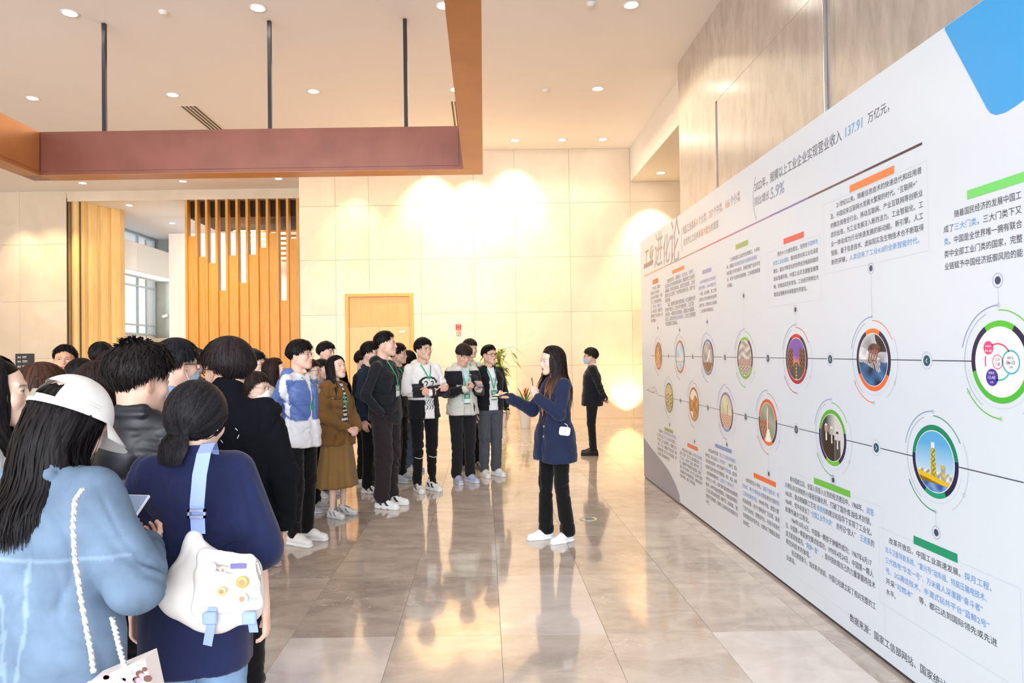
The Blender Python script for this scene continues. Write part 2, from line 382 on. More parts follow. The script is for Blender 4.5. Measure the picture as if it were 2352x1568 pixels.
# hall beyond: window wall on the left, end wall, right wall
XW = onY(270, 521, 24.1).x
wy0, wy1 = 21.6, onX(355, 549, XW).y
zsill = onX(270, 765, XW).z; ztop = 6.02
hall = struct(MB().box(XW-.3, XW, 21.2, 34, 0, zsill).box(XW-.3, XW, wy1, 34, zsill, 6.02).build('wall_hall_left', M_white))
struct(MB().box(XW-.3, 1, 30, 30.3, 0, 6.02).build('wall_hall_end', M_white))
gx, gx2 = onY(357, 700, wy1).x, onY(408, 700, wy1).x
struct(MB().box(gx-.4, gx2, wy1+.02, wy1+.6, 0, 6.02).build('wall_hall_pier', stone('pier_stone', (.36, .38, .34), (.48, .50, .46), 1.5, .4)))
struct(MB().box(gx2, gx2+1.2, wy1-.6, wy1+.5, 0, 6.02).build('wall_hall_jamb', M_lime))
struct(MB().box(XW, gx2+4.5, wy1-.3, wy1-.1, 0, 2.3).build('wall_hall_low', M_lime))
zb0 = onX(270, 606, XW+.9).z; zb1 = onX(270, 543, XW+.9).z
struct(MB().box(XW-.02, XW+.95, 21.2, wy1+.3, zb0-.1, zb1, bev=.03).build('trim_7', M_white))
win = struct(empty('window_1', (XW, 0, 0)))
MF = mat('window_frame_metal', (.55, .62, .66), .4, .3)
for yy in np.linspace(wy0, wy1-.04, 5):
    MB().box(-.06, .03, yy-.025, yy+.025, zsill, ztop).build('mullion', MF, win)
for pz in (742, 648):
    z = onX(270, pz, XW).z; MB().box(-.06, .04, wy0, wy1, z-.03, z+.03).build('transom', MF, win)
for z in (zsill+.02, ztop-.06): MB().box(-.08, .06, wy0, wy1, z-.03, z+.03).build('transom', MF, win)
MB().box(-.012, -.004, wy0, wy1, zsill, ztop).build('glass_pane', M_glass, win)
struct(MB().box(XW-2.5, XW-2.4, 21.3, 30, -.1, 2.6).build('outdoor_bank', mat('pale_outdoor', (.6, .66, .62), .9))).name = 'trim_8'
# remaining shell off to the left
struct(MB().box(-16.2, -16, -6, YL+.3, 0, CEIL).build('wall_side', M_lime))
# ---- ceiling fittings
M_lamp = mat('lamp_glow', (1, 1, 1), .5, emit=(1.0, .93, .80), estr=9.0)
M_trimw = mat('fitting_white', (.82, .8, .77), .5)
def downlight(x, y, r=.10, z=CEIL, label='', power=38, col=(1.0, .88, .72)):
    e = empty('downlight', (x, y, z))
    t = MB(); t.lathe([(r*.86, .0), (r*.86, -.004), (r*1.16, -.010), (r*1.2, -.001)], n=28); t.build('trim_ring', M_trimw, e, smooth=True)
    t = MB(); t.lathe([(.001, -.003), (r*.86, -.003)], n=28); t.build('lens', M_lamp, e)
    tag(e, label, 'ceiling light', 'round recessed downlights')
    if power: spot('downlight_beam', (x, y, z-.05), (x, y, 0), power, col, 105, .8, .09)
    return e
rows = [(160, 32, 'rod-side round downlight at the upper left, left of the leftmost black rod'), (592, 20, 'round downlight right beside the middle black hanging rod'), (1020, 15, 'round downlight by the inner edge of the right brown beam'), (1450, 13, 'round downlight at the top edge right of the brown beam'),
        (75, 227, 'round downlight above the left end of the brown beam'), (397, 219, 'round downlight beside the slotted air vent over the long beam'), (720, 211, 'round downlight between the middle and right black rods'), (1047, 207, 'round downlight half hidden by the brown side beam'), (1373, 205, 'round downlight right of the white smoke detector'),
        (190, 421, 'small far downlight below the left corner of the brown beam'), (420, 417, 'small far downlight under the long beam, above the wooden fins'), (640, 411, 'small far downlight above the right end of the wooden fins'),
        (1183, 323, 'leftmost of the three far downlights above the glowing wall'), (1291, 322, 'middle one of the three far downlights above the glowing wall'), (1385, 321, 'rightmost of the three far downlights above the glowing wall')]
for (a, b_, lb) in rows:
    p = onZ(a, b_, CEIL-.01); downlight(p.x, p.y, label=lb)
p = onZ(1518, 397, sz); downlight(p.x, p.y, z=sz, label='downlight in the lowered soffit beside the stone wall', power=20)
for (a, b_, lb) in ((297, 472, 'downlight in the ceiling of the far hall beside the wooden columns'), (395, 513, 'farther downlight in the far hall near the window top')):
    p = onZ(a, b_, 6.01); downlight(p.x, p.y, z=6.02, label=lb, power=25)
for (a, b_, lb) in ((1253, 206, 'white smoke detector on the ceiling right of the brown beam'), (1357, 8, 'small white sprinkler plate at the top edge of the ceiling'), (375, 27, 'faint round plate on the ceiling between the black rods')):
    p = onZ(a, b_, CEIL)
    e = MB().lathe([(.06, 0), (.065, -.012), (.045, -.03), (.03, -.045)], n=20).build('smoke_detector', M_trimw, loc=(p.x, p.y, CEIL)); tag(e, lb, 'detector')
def vent(p0, p1, w, label):
    a, b_ = onZ(*p0, CEIL), onZ(*p1, CEIL); L_ = (b_-a).length+1.5
    e = empty('air_vent', (a.x, a.y, CEIL)); tag(e, label, 'air vent', 'slotted linear ceiling vents')
    MB().box(-w/2-.03, w/2+.03, -.03, L_, -.006, -.001).build('vent_frame', M_trimw, e)
    for k in range(4):
        x = -w/2+w*(k+.5)/4; MB().box(x-w*.07, x+w*.07, 0, L_-.03, -.009, -.006).build('vent_slot', mat('slot_dark', (.12, .08, .05), .7), e)
vent((432, 243), (475, 292), .30, 'long slotted air vent above the middle of the brown beam')
vent((1050, 232), (1060, 284), .26, 'slotted air vent beside the inner edge of the right beam')
# ---- hanging rectangular frame of brown metal panels
ZB0, ZB1 = 0, 0
YB = 9.86
zt_ = onY(578, 296, YB).z; zb_ = onY(578, 396, YB).z
XR = onY(1109, 397, YB).x; XL = onY(92, 404, YB).x
BW = .27
M_brn = mat('brown_bronze_paint', (.235, .085, .06), .34, .35, var=.12, vscale=2.2, bump=.02, bscale=3)
M_brn2 = mat('bronze_golden_paint', (.48, .20, .07), .36, .35, var=.1, vscale=2)  # more golden brown for the soffit strip and side beams
ring = empty('hanging_frame', (0, YB, zb_)); tag(ring, 'brown bronze metal frame hanging from black rods below the ceiling', 'ceiling frame')
hh = zt_-zb_
x_in = XR-BW
MB().box(XL-BW, XR, 0, .30, 0.004, hh).build('cross_beam', M_brn, ring)
MB().box(XL+.02, x_in-.06, -.010, 0, .055, hh-.05, bev=.002).build('face_panel', M_brn, ring)
MB().box(XL, x_in, -.004, .3, 0, .004).box(x_in, XR, -.0, .3, 0, .004).build('soffit_strip', M_brn2, ring)
MB().box(x_in, XR, -13, -.001, 0, hh, bev=.003).build('side_beam', M_brn2, ring)
MB().box(XL-BW, XL, -13, -.001, 0, hh, bev=.003).build('side_beam', M_brn2, ring)
MB().box(XL, XL+.01, -12.5, -.03, .06, hh-.06, bev=.002).build('face_panel', M_brn2, ring)
for px in (240, 620, 932):
    q = onY(px, 200, YB+.1)
    MB().box(q.x-.026, q.x+.026, .1-.026, .1+.026, hh, CEIL-zb_, bev=.003).build('hanging_rod', mat('black_steel', (.025, .025, .035), .4, .3), ring)
# ---- fire alarm plates, direction sign, dome camera
q = onY(1053, 751, YF); red = mat('alarm_red', (.72, .03, .03), .4); pale = mat('alarm_pale', (.85, .55, .5), .5)
e = empty('fire_alarm', (q.x, YF, q.z)); tag(e, 'red fire alarm box on the cream wall above the white hoodie group', 'fire alarm')
MB().box(-.063, .063, -.05, 0, -.07, .07, bev=.006).build('housing', red, e); MB().box(-.03, .03, -.054, -.05, -.03, .03).build('button', mat('alarm_dark', (.45, .02, .02), .4), e)
MB().box(-.045, .045, -.053, -.05, .042, .052).build('marking', pale, e); MB().box(-.045, .045, -.053, -.05, -.055, -.045).build('marking', pale, e)
q = onY(1054, 767, YF)
e = empty('alarm_sign', (q.x, YF, q.z)); tag(e, 'small red and white notice plate under the fire alarm box', 'sign')
MB().box(-.05, .05, -.006, 0, -.045, .045).build('plate', mat('plate_red', (.8, .15, .12), .5), e)
t = MB(); t.box(-.04, .04, -.008, -.006, .02, .03); t.box(-.04, -.01, -.008, -.006, -.025, .01); t.box(0, .04, -.008, -.006, -.03, -.02); t.box(.01, .03, -.008, -.006, -.01, .008); o = t.build('printed_text', mat('plate_white', (.9, .85, .8), .5), e); o['kind'] = 'stuff'
q = onY(58, 830, YL)
e = empty('direction_sign', (q.x, YL, q.z)); tag(e, 'dark grey direction sign with white icons on the left stone wall', 'sign')
MB().box(-.26, .26, -.03, 0, -.3, .22, bev=.004).build('panel', mat('sign_grey', (.045, .045, .05), .5), e)
t = MB()
for r_, zc in enumerate((.12, -.0, -.14)):
    t.prism([(-.19, zc-.035), (-.19, zc+.035), (-.13, zc)], 'y', -.033, -.03); t.box(-.13, -.11, -.033, -.03, zc-.03, zc+.03)
    t.box(-.06, .06+.02*r_, -.033, -.03, zc+.004, zc+.03); t.box(-.06, .04+.03*r_, -.033, -.03, zc-.024, zc-.012)
o = t.build('icon_row', mat('sign_mark', (.65, .66, .68), .5), e); o['kind'] = 'stuff'
q = onY(104, 848, YL)
e = MB().box(-.05, .05, -.03, 0, -.08, .08, bev=.006).build('wall_switch', M_trimw, loc=(q.x, YL, q.z)); tag(e, 'small pale wall plate on the stone wall right of the dark sign', 'switch')
q = onY(381, 726, wy1)
e = empty('security_camera', (q.x, wy1, q.z)); tag(e, 'small white bullet camera on the grey pier beside the window', 'camera')
MB().tube([(0, .02, 0), (0, -.08, .02)], .03, 10).build('bracket', M_trimw, e); MB().tube([(-.09, -.1, -.03), (.1, -.1, .03)], .055, 12).build('housing', M_trimw, e)
# in-ground lights
for (a, b_, lb) in ((1352, 1192, 'round steel floor light right of the presenter'), (632, 1212, 'round floor light glinting beside the pink shoe')):
    p = onZ(a, b_, 0)
    e = empty('floor_light', (p.x, p.y, 0)); tag(e, lb, 'floor light')
    MB().lathe([(.085, 0), (.085, .003), (.06, .005), (.06, 0)], n=28).build('steel_ring', M_steel, e, smooth=True)
    MB().lathe([(.058, 0), (.058, .003), (.001, .003)], n=28).build('glass_lens', mat('lens_glass', (.55, .72, .62), .08, .0, coat=1.0), e)
# ---- wall washers: warm spots on the far wall
WC = (1.0, .70, .34)
for (px, py, pw) in ((990, 470, 330), (1085, 480, 230), (1180, 455, 330), (1495, 545, 330), (815, 520, 60)):
    q = onY(px, py, YF)
    spot('wall_washer', (q.x, YF-.75, q.z+1.0), (q.x, YF, q.z-.35), pw*1.5, WC, 75, .9, .05)
for (px, pw) in ((1440, 170), (1130, 90)):
    q = onY(px, 960, YF); spot('floor_washer', (q.x, YF-.35, .05), (q.x, YF+.1, 1.3), pw, WC, 90, .9, .05)
q = onY(55, 560, YL); spot('wall_washer', (q.x, YL-.9, 6.0), (q.x, YL, 3.6), 130, (1.0, .8, .55), 60, .9, .05)
for x_ in (-12.0, -11.0): spot('column_washer', (x_, YL-1.2, 5.9), (x_, YL+.4, 2.5), 130, (1, .75, .4), 80, .9, .05)
for x_ in (-8.2, -6.7): spot('slat_washer', (x_+.3, YL-2.3, 5.9), (x_, YL, 2.0), 150, (1, .78, .45), 80, .9, .1)
spot('behind_slats_fill', (-7.1, YL+.9, 5.3), (-7.3, YL+2.6, 4.0), 420, (1, .90, .74), 150, .9, .1)  # added lamp, brightens the plain white wall seen between the slats
# fill lamp standing in for the warm bounce of the many ceiling lamps
area('warm_bounce_fill', (-1.5, 13.0, 5.9), (0, 0, 0), 9, 5, 230, (1.0, .80, .54))
area('hall_lamps', (-6.5, 24.5, 5.9), (0, 0, 0), 5, 5, 130, (1.0, .92, .8))
# =====================================================================  DISPLAY BOARD with printed time line
ZT = None
XB = None
_b = onZ(1480, 1095, 0.0); XB = 2.05
_k = onX(1480, 1095, XB)
# plane X such that the bottom edge pixel is on the floor
for _ in range(40):
    _k = onX(1480, 1095, XB); XB *= CAMZ/(CAMZ-_k.z)
YBE = onX(1480, 1095, XB).y; ZTB = onX(1466, 560, XB).z
def BP(px, py): p = onX(px, py, XB); return (-p.y, p.z)     # board coordinates: s runs to the reader's right, z up
M_board = mat('board_print_white', (0.725, 0.81, 0.905), 0.28, spec=.5)
M_edge = mat('board_edge_grey', (.06, .06, .07), .6)
board = empty('display_board', (XB, YBE, 0)); tag(board, 'tall white free-standing board printed with an industry time line', 'display board')
def bput(name, mb, mats, dx, smooth=False):
    return mb.build(name, mats, board, smooth, loc=(-dx, -YBE, 0))
MB().box(0, .30, -YBE-1.0+0.0, 0, 0.022, ZTB).build('board_body', M_board, board)
MB().box(.01, .29, -YBE-1.0, -.005, 0, .022).build('base_edge', M_edge, board)
def poly(pts, col, dx, name=None):
    """flat printed polygon, pts in board coordinates"""
    V = [(0, -s, z) for s, z in pts]
    b = MB(); b.add(V, [tuple(range(len(V)))], 0)
    return bput(name or 'printed_shape', b, mat('ink_%02x%02x%02x' % tuple(int(c*255) for c in col), col, .35), dx)
def rect(pxl, yt, yb, pxr, col, dx=.001, name='colour_tab', ext=0):
    s0, z0 = BP(pxl, yb); _, z1 = BP(pxl, yt); s1 = BP(pxr, yb)[0]+ext
    return poly([(s0, z0), (s1, z0), (s1, z1), (s0, z1)], lin(col), dx, name)
# big shapes
pts = [(2171, 69), (2268, 250), (2276, 260), (2288, 264), (2308, 259), (2330, 246), (2352, 230)]
q = [BP(*p) for p in pts]; s2, z2 = q[-1]
q += [(s2+.35, z2+.22), (s2+.55, z2+.42), (s2+.6, ZTB-.002), (q[0][0], ZTB-.002)]
poly(q, lin('#3AA6EC'), .0012, 'blue_corner_shape')
pts = [(1480, 1006), (1498, 1031), (1520, 1058), (1538, 1084), (1552, 1112), (1560, 1135), (1563, 1158)]
q = [BP(*p) for p in pts]; q[-1] = (q[-1][0], .013); q += [(-YBE+.001, .013), (-YBE+.001, q[0][1])]
poly(q, lin('#8F95AB'), .0012, 'grey_corner_shape')
# colour tabs
for t_ in ((1499, 643, 654, 1512, '#D8663A'), (1544, 621, 629.6, 1572, '#F0863F'), (1613.5, 621, 630, 1634, '#9AA2D8'), (1690, 562, 573.6, 1718.5, '#A3B86E'), (1800, 548.4, 561.7, 1847, '#E8605A'), (1952, 426, 442.6, 2055.6, '#F98A55'),
           (1526.5, 980, 988, 1546, '#9AA764'), (1579, 1016.7, 1025.3, 1603, '#E9713F'), (1642.7, 1017.8, 1026.3, 1680.6, '#7F9AD2'), (1731.4, 1085, 1095.7, 1782, '#F0703A'), (1870, 1096, 1110, 1952.7, '#6CC24A'), (2099, 1229.4, 1248, 2199, '#0E9A6E')):
    rect(*t_)
rect(2222, 437.6, 458.7, 2352, '#76DE76', ext=.25)
rect(1479, 607.5, 618, 1500, '#8C7F9E')
# header rule: one line in coloured stretches
zr = BP(2125, 326)[1]
for (a, b_, c) in ((1479, 1530, '#E2A06A'), (1530, 1604, '#A8988F'), (1604, 1680, '#D2667A'), (1680, 1770, '#A678B4'), (1770, 1860, '#7A74B8'), (1860, 1990, '#6A4E58'), (1990, 2125, '#463C48')):
    s0, s1 = BP(a, 600)[0], BP(b_, 500)[0]
    s0 = -onX(a, 600, XB).y; s1 = -onX(b_, 600, XB).y
    poly([(s0, zr-.006), (s1, zr-.006), (s1, zr+.006), (s0, zr+.006)], lin(c), .001, 'header_rule')
def tubeline(a, b_, w, col, name='connector_line', dx=.001):
    (s0, z0), (s1, z1) = a, b_; L_ = math.hypot(s1-s0, z1-z0) or 1; nx, nz = -(z1-z0)/L_*w/2, (s1-s0)/L_*w/2
    return poly([(s0+nx, z0+nz), (s1+nx, z1+nz), (s1-nx, z1-nz), (s0-nx, z0-nz)], lin(col), dx, name)
def arc_mesh(c, r0, r1, a0, a1, col, dx, name, n=None, b=None):
    """a0..a1 degrees clockwise from the top"""
    n = n or max(6, int(abs(a1-a0)/6)); V = []
    for k in range(n+1):
        a = math.radians(a0+(a1-a0)*k/n)
        for r in (r0, r1): V.append((0, -(c[0]+math.sin(a)*r), c[1]+math.cos(a)*r))
    own = b is None
    b = b or MB()
    b.add(V, [(2*k, 2*k+1, 2*k+3, 2*k+2) for k in range(n)], 0)
    return bput(name, b, mat('ink_'+col[1:], lin(col), .35), dx) if own else b
# printed pictures: a fine disc whose ink colour is a function of position
def picture(c, R, fn, name='printed_picture'):
    n = 84 if R > .12 else 50; V = []; C = []; Fc = []
    for i in range(n+1):
        for j in range(n+1):
            u, v = 2*i/n-1, 2*j/n-1
            x = u*math.sqrt(1-v*v/2); y = v*math.sqrt(1-u*u/2)
            V.append((0, -(c[0]+x*R), c[1]+y*R)); C.append(lin(fn(x, y)) if isinstance(fn(x, y), str) else fn(x, y))
    for i in range(n):
        for j in range(n):
            a = i*(n+1)+j; Fc.append((a, a+1, a+n+2, a+n+1))
    me = mk_mesh(name, V, Fc, [mat('printed_ink', (1, 1, 1), .3, attr='Col')], col=C)
    return link(name, me, board, loc=(-.0024, -YBE, 0))
def mixc(a, b_, t): t = max(0, min(1, t)); a, b_ = lin(a), lin(b_); return tuple(a[i]*(1-t)+b_[i]*t for i in range(3))
def ns(x, y, f=7, s=0): return .5+.25*math.sin(f*x+2.1*math.sin(f*.7*y+s)+s)+.25*math.sin(f*1.3*y+1.7*math.sin(f*.9*x-s))
P_globe = lambda x, y: mixc('#B4621E', '#F4C978', ns(x, y, 9, 2)) if (x*.9+.1)**2+(y*.55+.1)**2 < .28 else mixc('#8C4A1C', '#D98A3C', ns(x, y, 5, 1)-y*.2)
P_line = lambda x, y: ('#7E8C70' if (abs((x*6) % 1-.5) < .2 and -.42 < y < -.30) else '#DDE8EE') if -.45 < y < -.05 else mixc('#A8CDEE', '#CFE6F7', ns(x, y, 3))
P_arm = lambda x, y: '#F2F2F2' if (abs(x-.15-.3*math.sin(3*y)) < .14 and -.3 < y < .5) else ('#7B5A3A' if y < -.35 else mixc('#8E8C90', '#C9C7C8', ns(x, y, 4)))
P_city = lambda x, y: mixc('#8F8C8A', '#E6E3DD', ns(x*1.2, y*2.5, 4)) if y > -.05 else (mixc('#8E4A4C', '#D9C8C0', ns(x, y, 30, 3)) if y > -.45 else mixc('#3F3A38', '#E8E2D6', ns(x, y*2, 14, 1)))
def P_street(x, y):
    if y < -.15 and abs(x) < .12+(-.15-y)*1.1: return '#E8C048' if abs(x+.02) < .03*(1-y*1.5) and int(y*12) % 2 else '#4A4F57'
    if abs(x) > .35+.25*(.3-y)*0 and y < .62-abs(x)*.2 and abs(x) > .3: return mixc('#2E2430', '#B87A4A', ns(x, y, 24, 5)-.25)
    return mixc('#F08A3A', '#7D55B8', (y+.25)*1.8+ns(x, y, 5)*.3)
def P_laptop(x, y):
    for k in range(4):                                        # fingers reaching down over the keys
        fx = -.30+.17*k; t = (y+.12)/.5
        if 0 < t < 1 and abs(x-fx-.12*t) < .065: return mixc('#6B4038', '#B08070', 1-abs(x-fx-.12*t)/.065)
    if (x-.12)**2/.20+(y-.42)**2/.045 < 1: return mixc('#4A2E2C', '#8A5F54', ns(x, y, 9, 2)-.1)
    if x > .2 and y > .3+.5*(x-.2)*0 and y > 1.1-1.6*x: return mixc('#15151F', '#2A2C3A', ns(x, y, 6))
    if abs(y+.05+.35*x) < .28 and x < .5: return mixc('#C4CAD6', '#F4F6FA', ns(x, y, 8)) if (int(x*18+y*8) % 2 or y > .0) else '#3A3A48'
    return mixc('#16203F', '#3F7FB8', ns(x, y, 5, 3)) if y < -.1 else mixc('#DDE4EC', '#8F949E', ns(x, y, 4))
P_oldfac = lambda x, y: mixc('#6F6A3C', '#D9CB9A', ns(x*.8, y*2, 8, 1)+(y > .35)*.5)
P_steam = lambda x, y: '#F5EFE4' if (y > .45+.2*math.sin(4*x)) or (x < -.2 and y < -.55) else mixc('#8A5A1E', '#D9983A', ns(x, y, 6, 2))
P_port = lambda x, y: (mixc('#C9C8A8', '#E2E0C4', ns(x, y, 3)) if not (abs(x-.3) < .05 and y < .45) else '#7A5A4A') if y > -.15 else mixc('#A8423A', '#EDE3CC', ns(x, y*1.4, 22, 4))
def P_rocket(x, y):
    w = .10+.02*(y < 0)
    if abs(x-.05) < w*(1-max(0, y-.55)*3) and y > -.35: return '#F1E6D8' if abs(x-.02) < .07 else '#B0563A'
    if abs(x-.08) < .12+(-.35-y)*.5 and y <= -.35: return '#FFF9EA'
    if x < -.12 and y < .1: return mixc('#7A3B2A', '#C98C70', ns(x, y, 20, 2))
    return mixc('#7F8F7C', '#A5AE9C', ns(x, y, 3))
def P_three(x, y):
    for cx, cy, skin in ((-.5, .38, '#C9937A'), (-.02, .30, '#B9B4B2'), (.48, .12, '#D5D2D0')):
        if ((x-cx)/.15)**2+((y-cy)/.2)**2 < 1: return skin if y < cy+.1 else ('#E9E7E6' if cx < 0 else '#2A2A2A')
        if abs(x-cx) < .24 and y < cy-.18: return '#F4F4F4' if abs(x-cx) < .05 and y > cy-.55 else ('#2A1F1E' if cx < .3 else '#4A4748')
    return mixc('#2B3848', '#DADADA', (x+.5)*1.2)
def P_rig(x, y):
    if y < -.72: return mixc('#1E4FA0', '#7FA8E0', ns(x, y, 9))
    if y < -.5-.14*x: return '#E8C21E' if y > -.66-.14*x else '#8A6A1A'
    if abs(x+.05) < .12-.06*y and y < .62: return mixc('#F0D23A', '#4F5F3A', ns(x*2, y*2, 16, 3)) if y < .45 else '#E9EDF2'
    if abs(x-.45) < .12 and y < -.05: return mixc('#E6C23A', '#8FA0A8', ns(x, y, 18))
    if y < -.3: return mixc('#F2F2EE', '#7F8890', ns(x, y, 20, 2))
    return mixc('#BFE0F5', '#5FB0E6', (y+.4))
def P_white(x, y): return '#F4F4FA'
circ = [  # cx, cy, half height px, ring colour, second ring colour, picture, top-arc width, bottom-arc width
    (1512.5, 817, 32, '#C9652B', '#C9652B', '#7A4630', P_globe, 60, 120), (1562, 819, 38, '#CE6A36', '#CE6A36', '#5A4650', P_line, 70, 130),
    (1626, 820, 41.5, '#5F8CD2', '#8E86A6', '#4A3A46', P_arm, 60, 120), (1711, 822, 48.5, '#7CC843', '#7DB843', '#3F2F3C', P_city, 60, 130),
    (1829.6, 824, 57.5, '#D9262E', '#B0213A', '#2A2240', P_street, 50, 130), (2005.5, 826, 72, '#FF7A3C', '#F4713C', '#25264A', P_laptop, 50, 120),
    (2297, 831, 95.5, '#58C83C', '#4FC043', '#25264A', P_white, 60, 150),
    (1537, 913, 34.5, '#6F7A3C', '#8A9A4E', '#6F5A2E', P_oldfac, 180, 70), (1594, 928, 39, '#B8642E', '#C9743A', '#B8642E', P_steam, 180, 80),
    (1668, 946, 45.5, '#8E82AC', '#7F9AD8', '#6B4640', P_port, 150, 60), (1763.5, 969.5, 53, '#E0602E', '#F0702E', '#332640', P_rocket, 160, 60),
    (1911.6, 1005, 64, '#5FB83C', '#6CC83C', '#1F2148', P_three, 150, 60), (2146.7, 1059.5, 83.5, '#108A66', '#12A07A', '#1F2148', P_rig, 165, 55)]
CC = {}
for i, (cx, cy, rh, ct, cb, cs, fn, wt, wb) in enumerate(circ):
    c = BP(cx, cy); R = (BP(cx, cy-rh)[1]-BP(cx, cy+rh)[1])/2; CC[i] = (c, R); wr = .17*R
    arc_mesh(c, R-wr, R, -wt/2, wt/2, ct, .001, 'ring_segment'); arc_mesh(c, R-wr, R, wt/2, 180-wb/2, cs, .001, 'ring_segment')
    arc_mesh(c, R-wr, R, 180-wb/2, 180+wb/2, cb, .001, 'ring_segment'); arc_mesh(c, R-wr, R, 180+wb/2, 360-wt/2, cs, .001, 'ring_segment')
    arc_mesh(c, R-wr-.012*R, R-wr+.025*R, 0, 360, '#F6F6F6', .0016, 'white_rim', 40)
    picture(c, R-wr, fn)
    # thin outer orbit arcs with little nodes
    arc_mesh(c, R*1.24, R*1.26, -150, -20, '#A9B4C6', .001, 'orbit_arc'); arc_mesh(c, R*1.24, R*1.265, 0, 60, ct, .001, 'orbit_arc')
    arc_mesh(c, R*1.36, R*1.385, -75, 0, '#7E93B8', .001, 'orbit_arc'); arc_mesh(c, R*1.36, R*1.38, 60, 150, '#C3CCD9', .001, 'orbit_arc')
    arc_mesh(c, R*1.36, R*1.39, 180, 240, ct, .001, 'orbit_arc'); arc_mesh(c, R*1.12, R*1.13, 100, 260, '#C3CCD9', .001, 'orbit_arc')
    if rh > 44:
        for a in (0, 120, 180, 235):
            a = math.radians(a); q = (c[0]+math.sin(a)*R*1.37, c[1]+math.cos(a)*R*1.37)
            arc_mesh(q, R*.045, R*.06, 0, 360, '#B8C2CF', .0014, 'orbit_node', 14)
# lines
def pline(p, q, w=.006, col='#3A3F52', name='time_line'): tubeline(BP(*p), BP(*q), w, col, name)
# nodes and arrows
NU = [(1535.5, 817.6, 4.6, 8, '<'), (1591, 819, 5.3, 10, '<'), (1665, 821, 6.6, 13, '<'), (1764, 823, 8.5, 13.5, '<'), (1907, 825, 10, 15.6, '<'), (2129, 828, 12.6, 20, '<')]
NL = [(1563, 920, 4.6, 7, '>'), (1626, 936.5, 6, 9, '>'), (1713, 957, 7.5, 11, '>'), (1829, 986, 9.5, 14, '>'), (2013, 1028, 11, 18, '>')]
def bez(a, b_): return (a, b_)
seq_u = [(1495, 817)]
allp = sorted([(x, y, r*.38/1.0, 'c') for (x, y, r, *_r) in [(c_[0], c_[1], c_[2]) for c_ in circ[:7]]])
def chain(nodes, circles, start, end, col='#3A3F52'):
    ev = []
    for (x, y, r, ro, k) in nodes: s, z = BP(x, y); R = (BP(x, y-ro)[1]-BP(x, y+ro)[1])/2; ev.append((s, R, z))
    for i in circles: (s, z), R = CC[i]; ev.append((s, R*1.0, z))
    ev.sort(); s0, z0 = BP(*start); s1, z1 = BP(*end)
    # one straight line through the plane
    f = lambda s: z0+(z1-z0)*(s-s0)/(s1-s0)
    cur = s0
    for (s, R, z) in ev:
        if s-R > cur: tubeline((cur, f(cur)), (s-R, f(s-R)), .0042, col, 'time_line')
        cur = s+R
    if s1 > cur: tubeline((cur, f(cur)), (s1, f(s1)), .0042, col, 'time_line')
chain(NU, range(7), (1495, 817), (2352, 831)); chain(NL, range(7, 13), (1512, 907), (2352, 1108))
for (x, y, r, ro, k) in NU+NL:
    c = BP(x, y); r1 = (BP(x, y-r)[1]-BP(x, y+r)[1])/2; r2 = (BP(x, y-ro)[1]-BP(x, y+ro)[1])/2
    arc_mesh(c, 0.0005, r1, 0, 360, '#175A68' if x > 1850 else '#3F5566', .001, 'arrow_node', 24); arc_mesh(c, r2*.96, r2, 0, 360, '#9AA5B4', .001, 'node_ring', 28)
    d = 1 if k == '>' else -1; w = r1*.16
    b = MB()
    for (p, q) in (((-.2*d, .42), (.25*d, 0)), ((-.2*d, -.42), (.25*d, 0))):
        p = (c[0]+p[0]*r1, c[1]+p[1]*r1); q = (c[0]+q[0]*r1, c[1]+q[1]*r1); L_ = math.hypot(q[0]-p[0], q[1]-p[1]); nx, nz = -(q[1]-p[1])/L_*w/2, (q[0]-p[0])/L_*w/2
        b.add([(0, -(p[0]+nx), p[1]+nz), (0, -(q[0]+nx), q[1]+nz), (0, -(q[0]-nx), q[1]-nz), (0, -(p[0]-nx), p[1]-nz)], [(0, 1, 2, 3)])
    o = bput('arrow_mark', b, mat('ink_white', (.9, .92, .95), .35), .0018); o['kind'] = 'stuff'
for i, (dx_, dy_) in enumerate(((1511, 753), (1560, 758), (1623.6, 739), (1707.5, 679), (1826, 711), (2000, 616), (2289, 644), (1538, 975), (1595, 1013.5), (1668, 1020), (1764.5, 1087.5), (1911, 1101), (2146, 1221))):
    c = BP(dx_, dy_); (cs_, cz_), R = CC[i]; c = (cs_, c[1]); rr = .012+.004*(R > .12)
    arc_mesh(c, .0005, rr, 0, 360, '#3C4A66', .001, 'leader_dot', 16); arc_mesh(c, rr*1.65, rr*1.8, 0, 360, '#9AA5B4', .001, 'node_ring', 20)
    sg = 1 if c[1] > cz_ else -1
    tubeline((cs_, cz_+sg*R*1.38), (cs_, c[1]-sg*rr*1.8), .0022, '#BCC6D4')
# paper plane sketch at the far end
pp = [(1486, 895), (1503, 888), (1509, 896), (1512, 905), (1498, 902)]
for a, b_ in ((0, 1), (1, 3), (3, 0), (1, 4), (4, 2), (0, 4)): tubeline(BP(*pp[a]), BP(*pp[b_]), .006, '#B8A9A6', 'paper_plane_line')
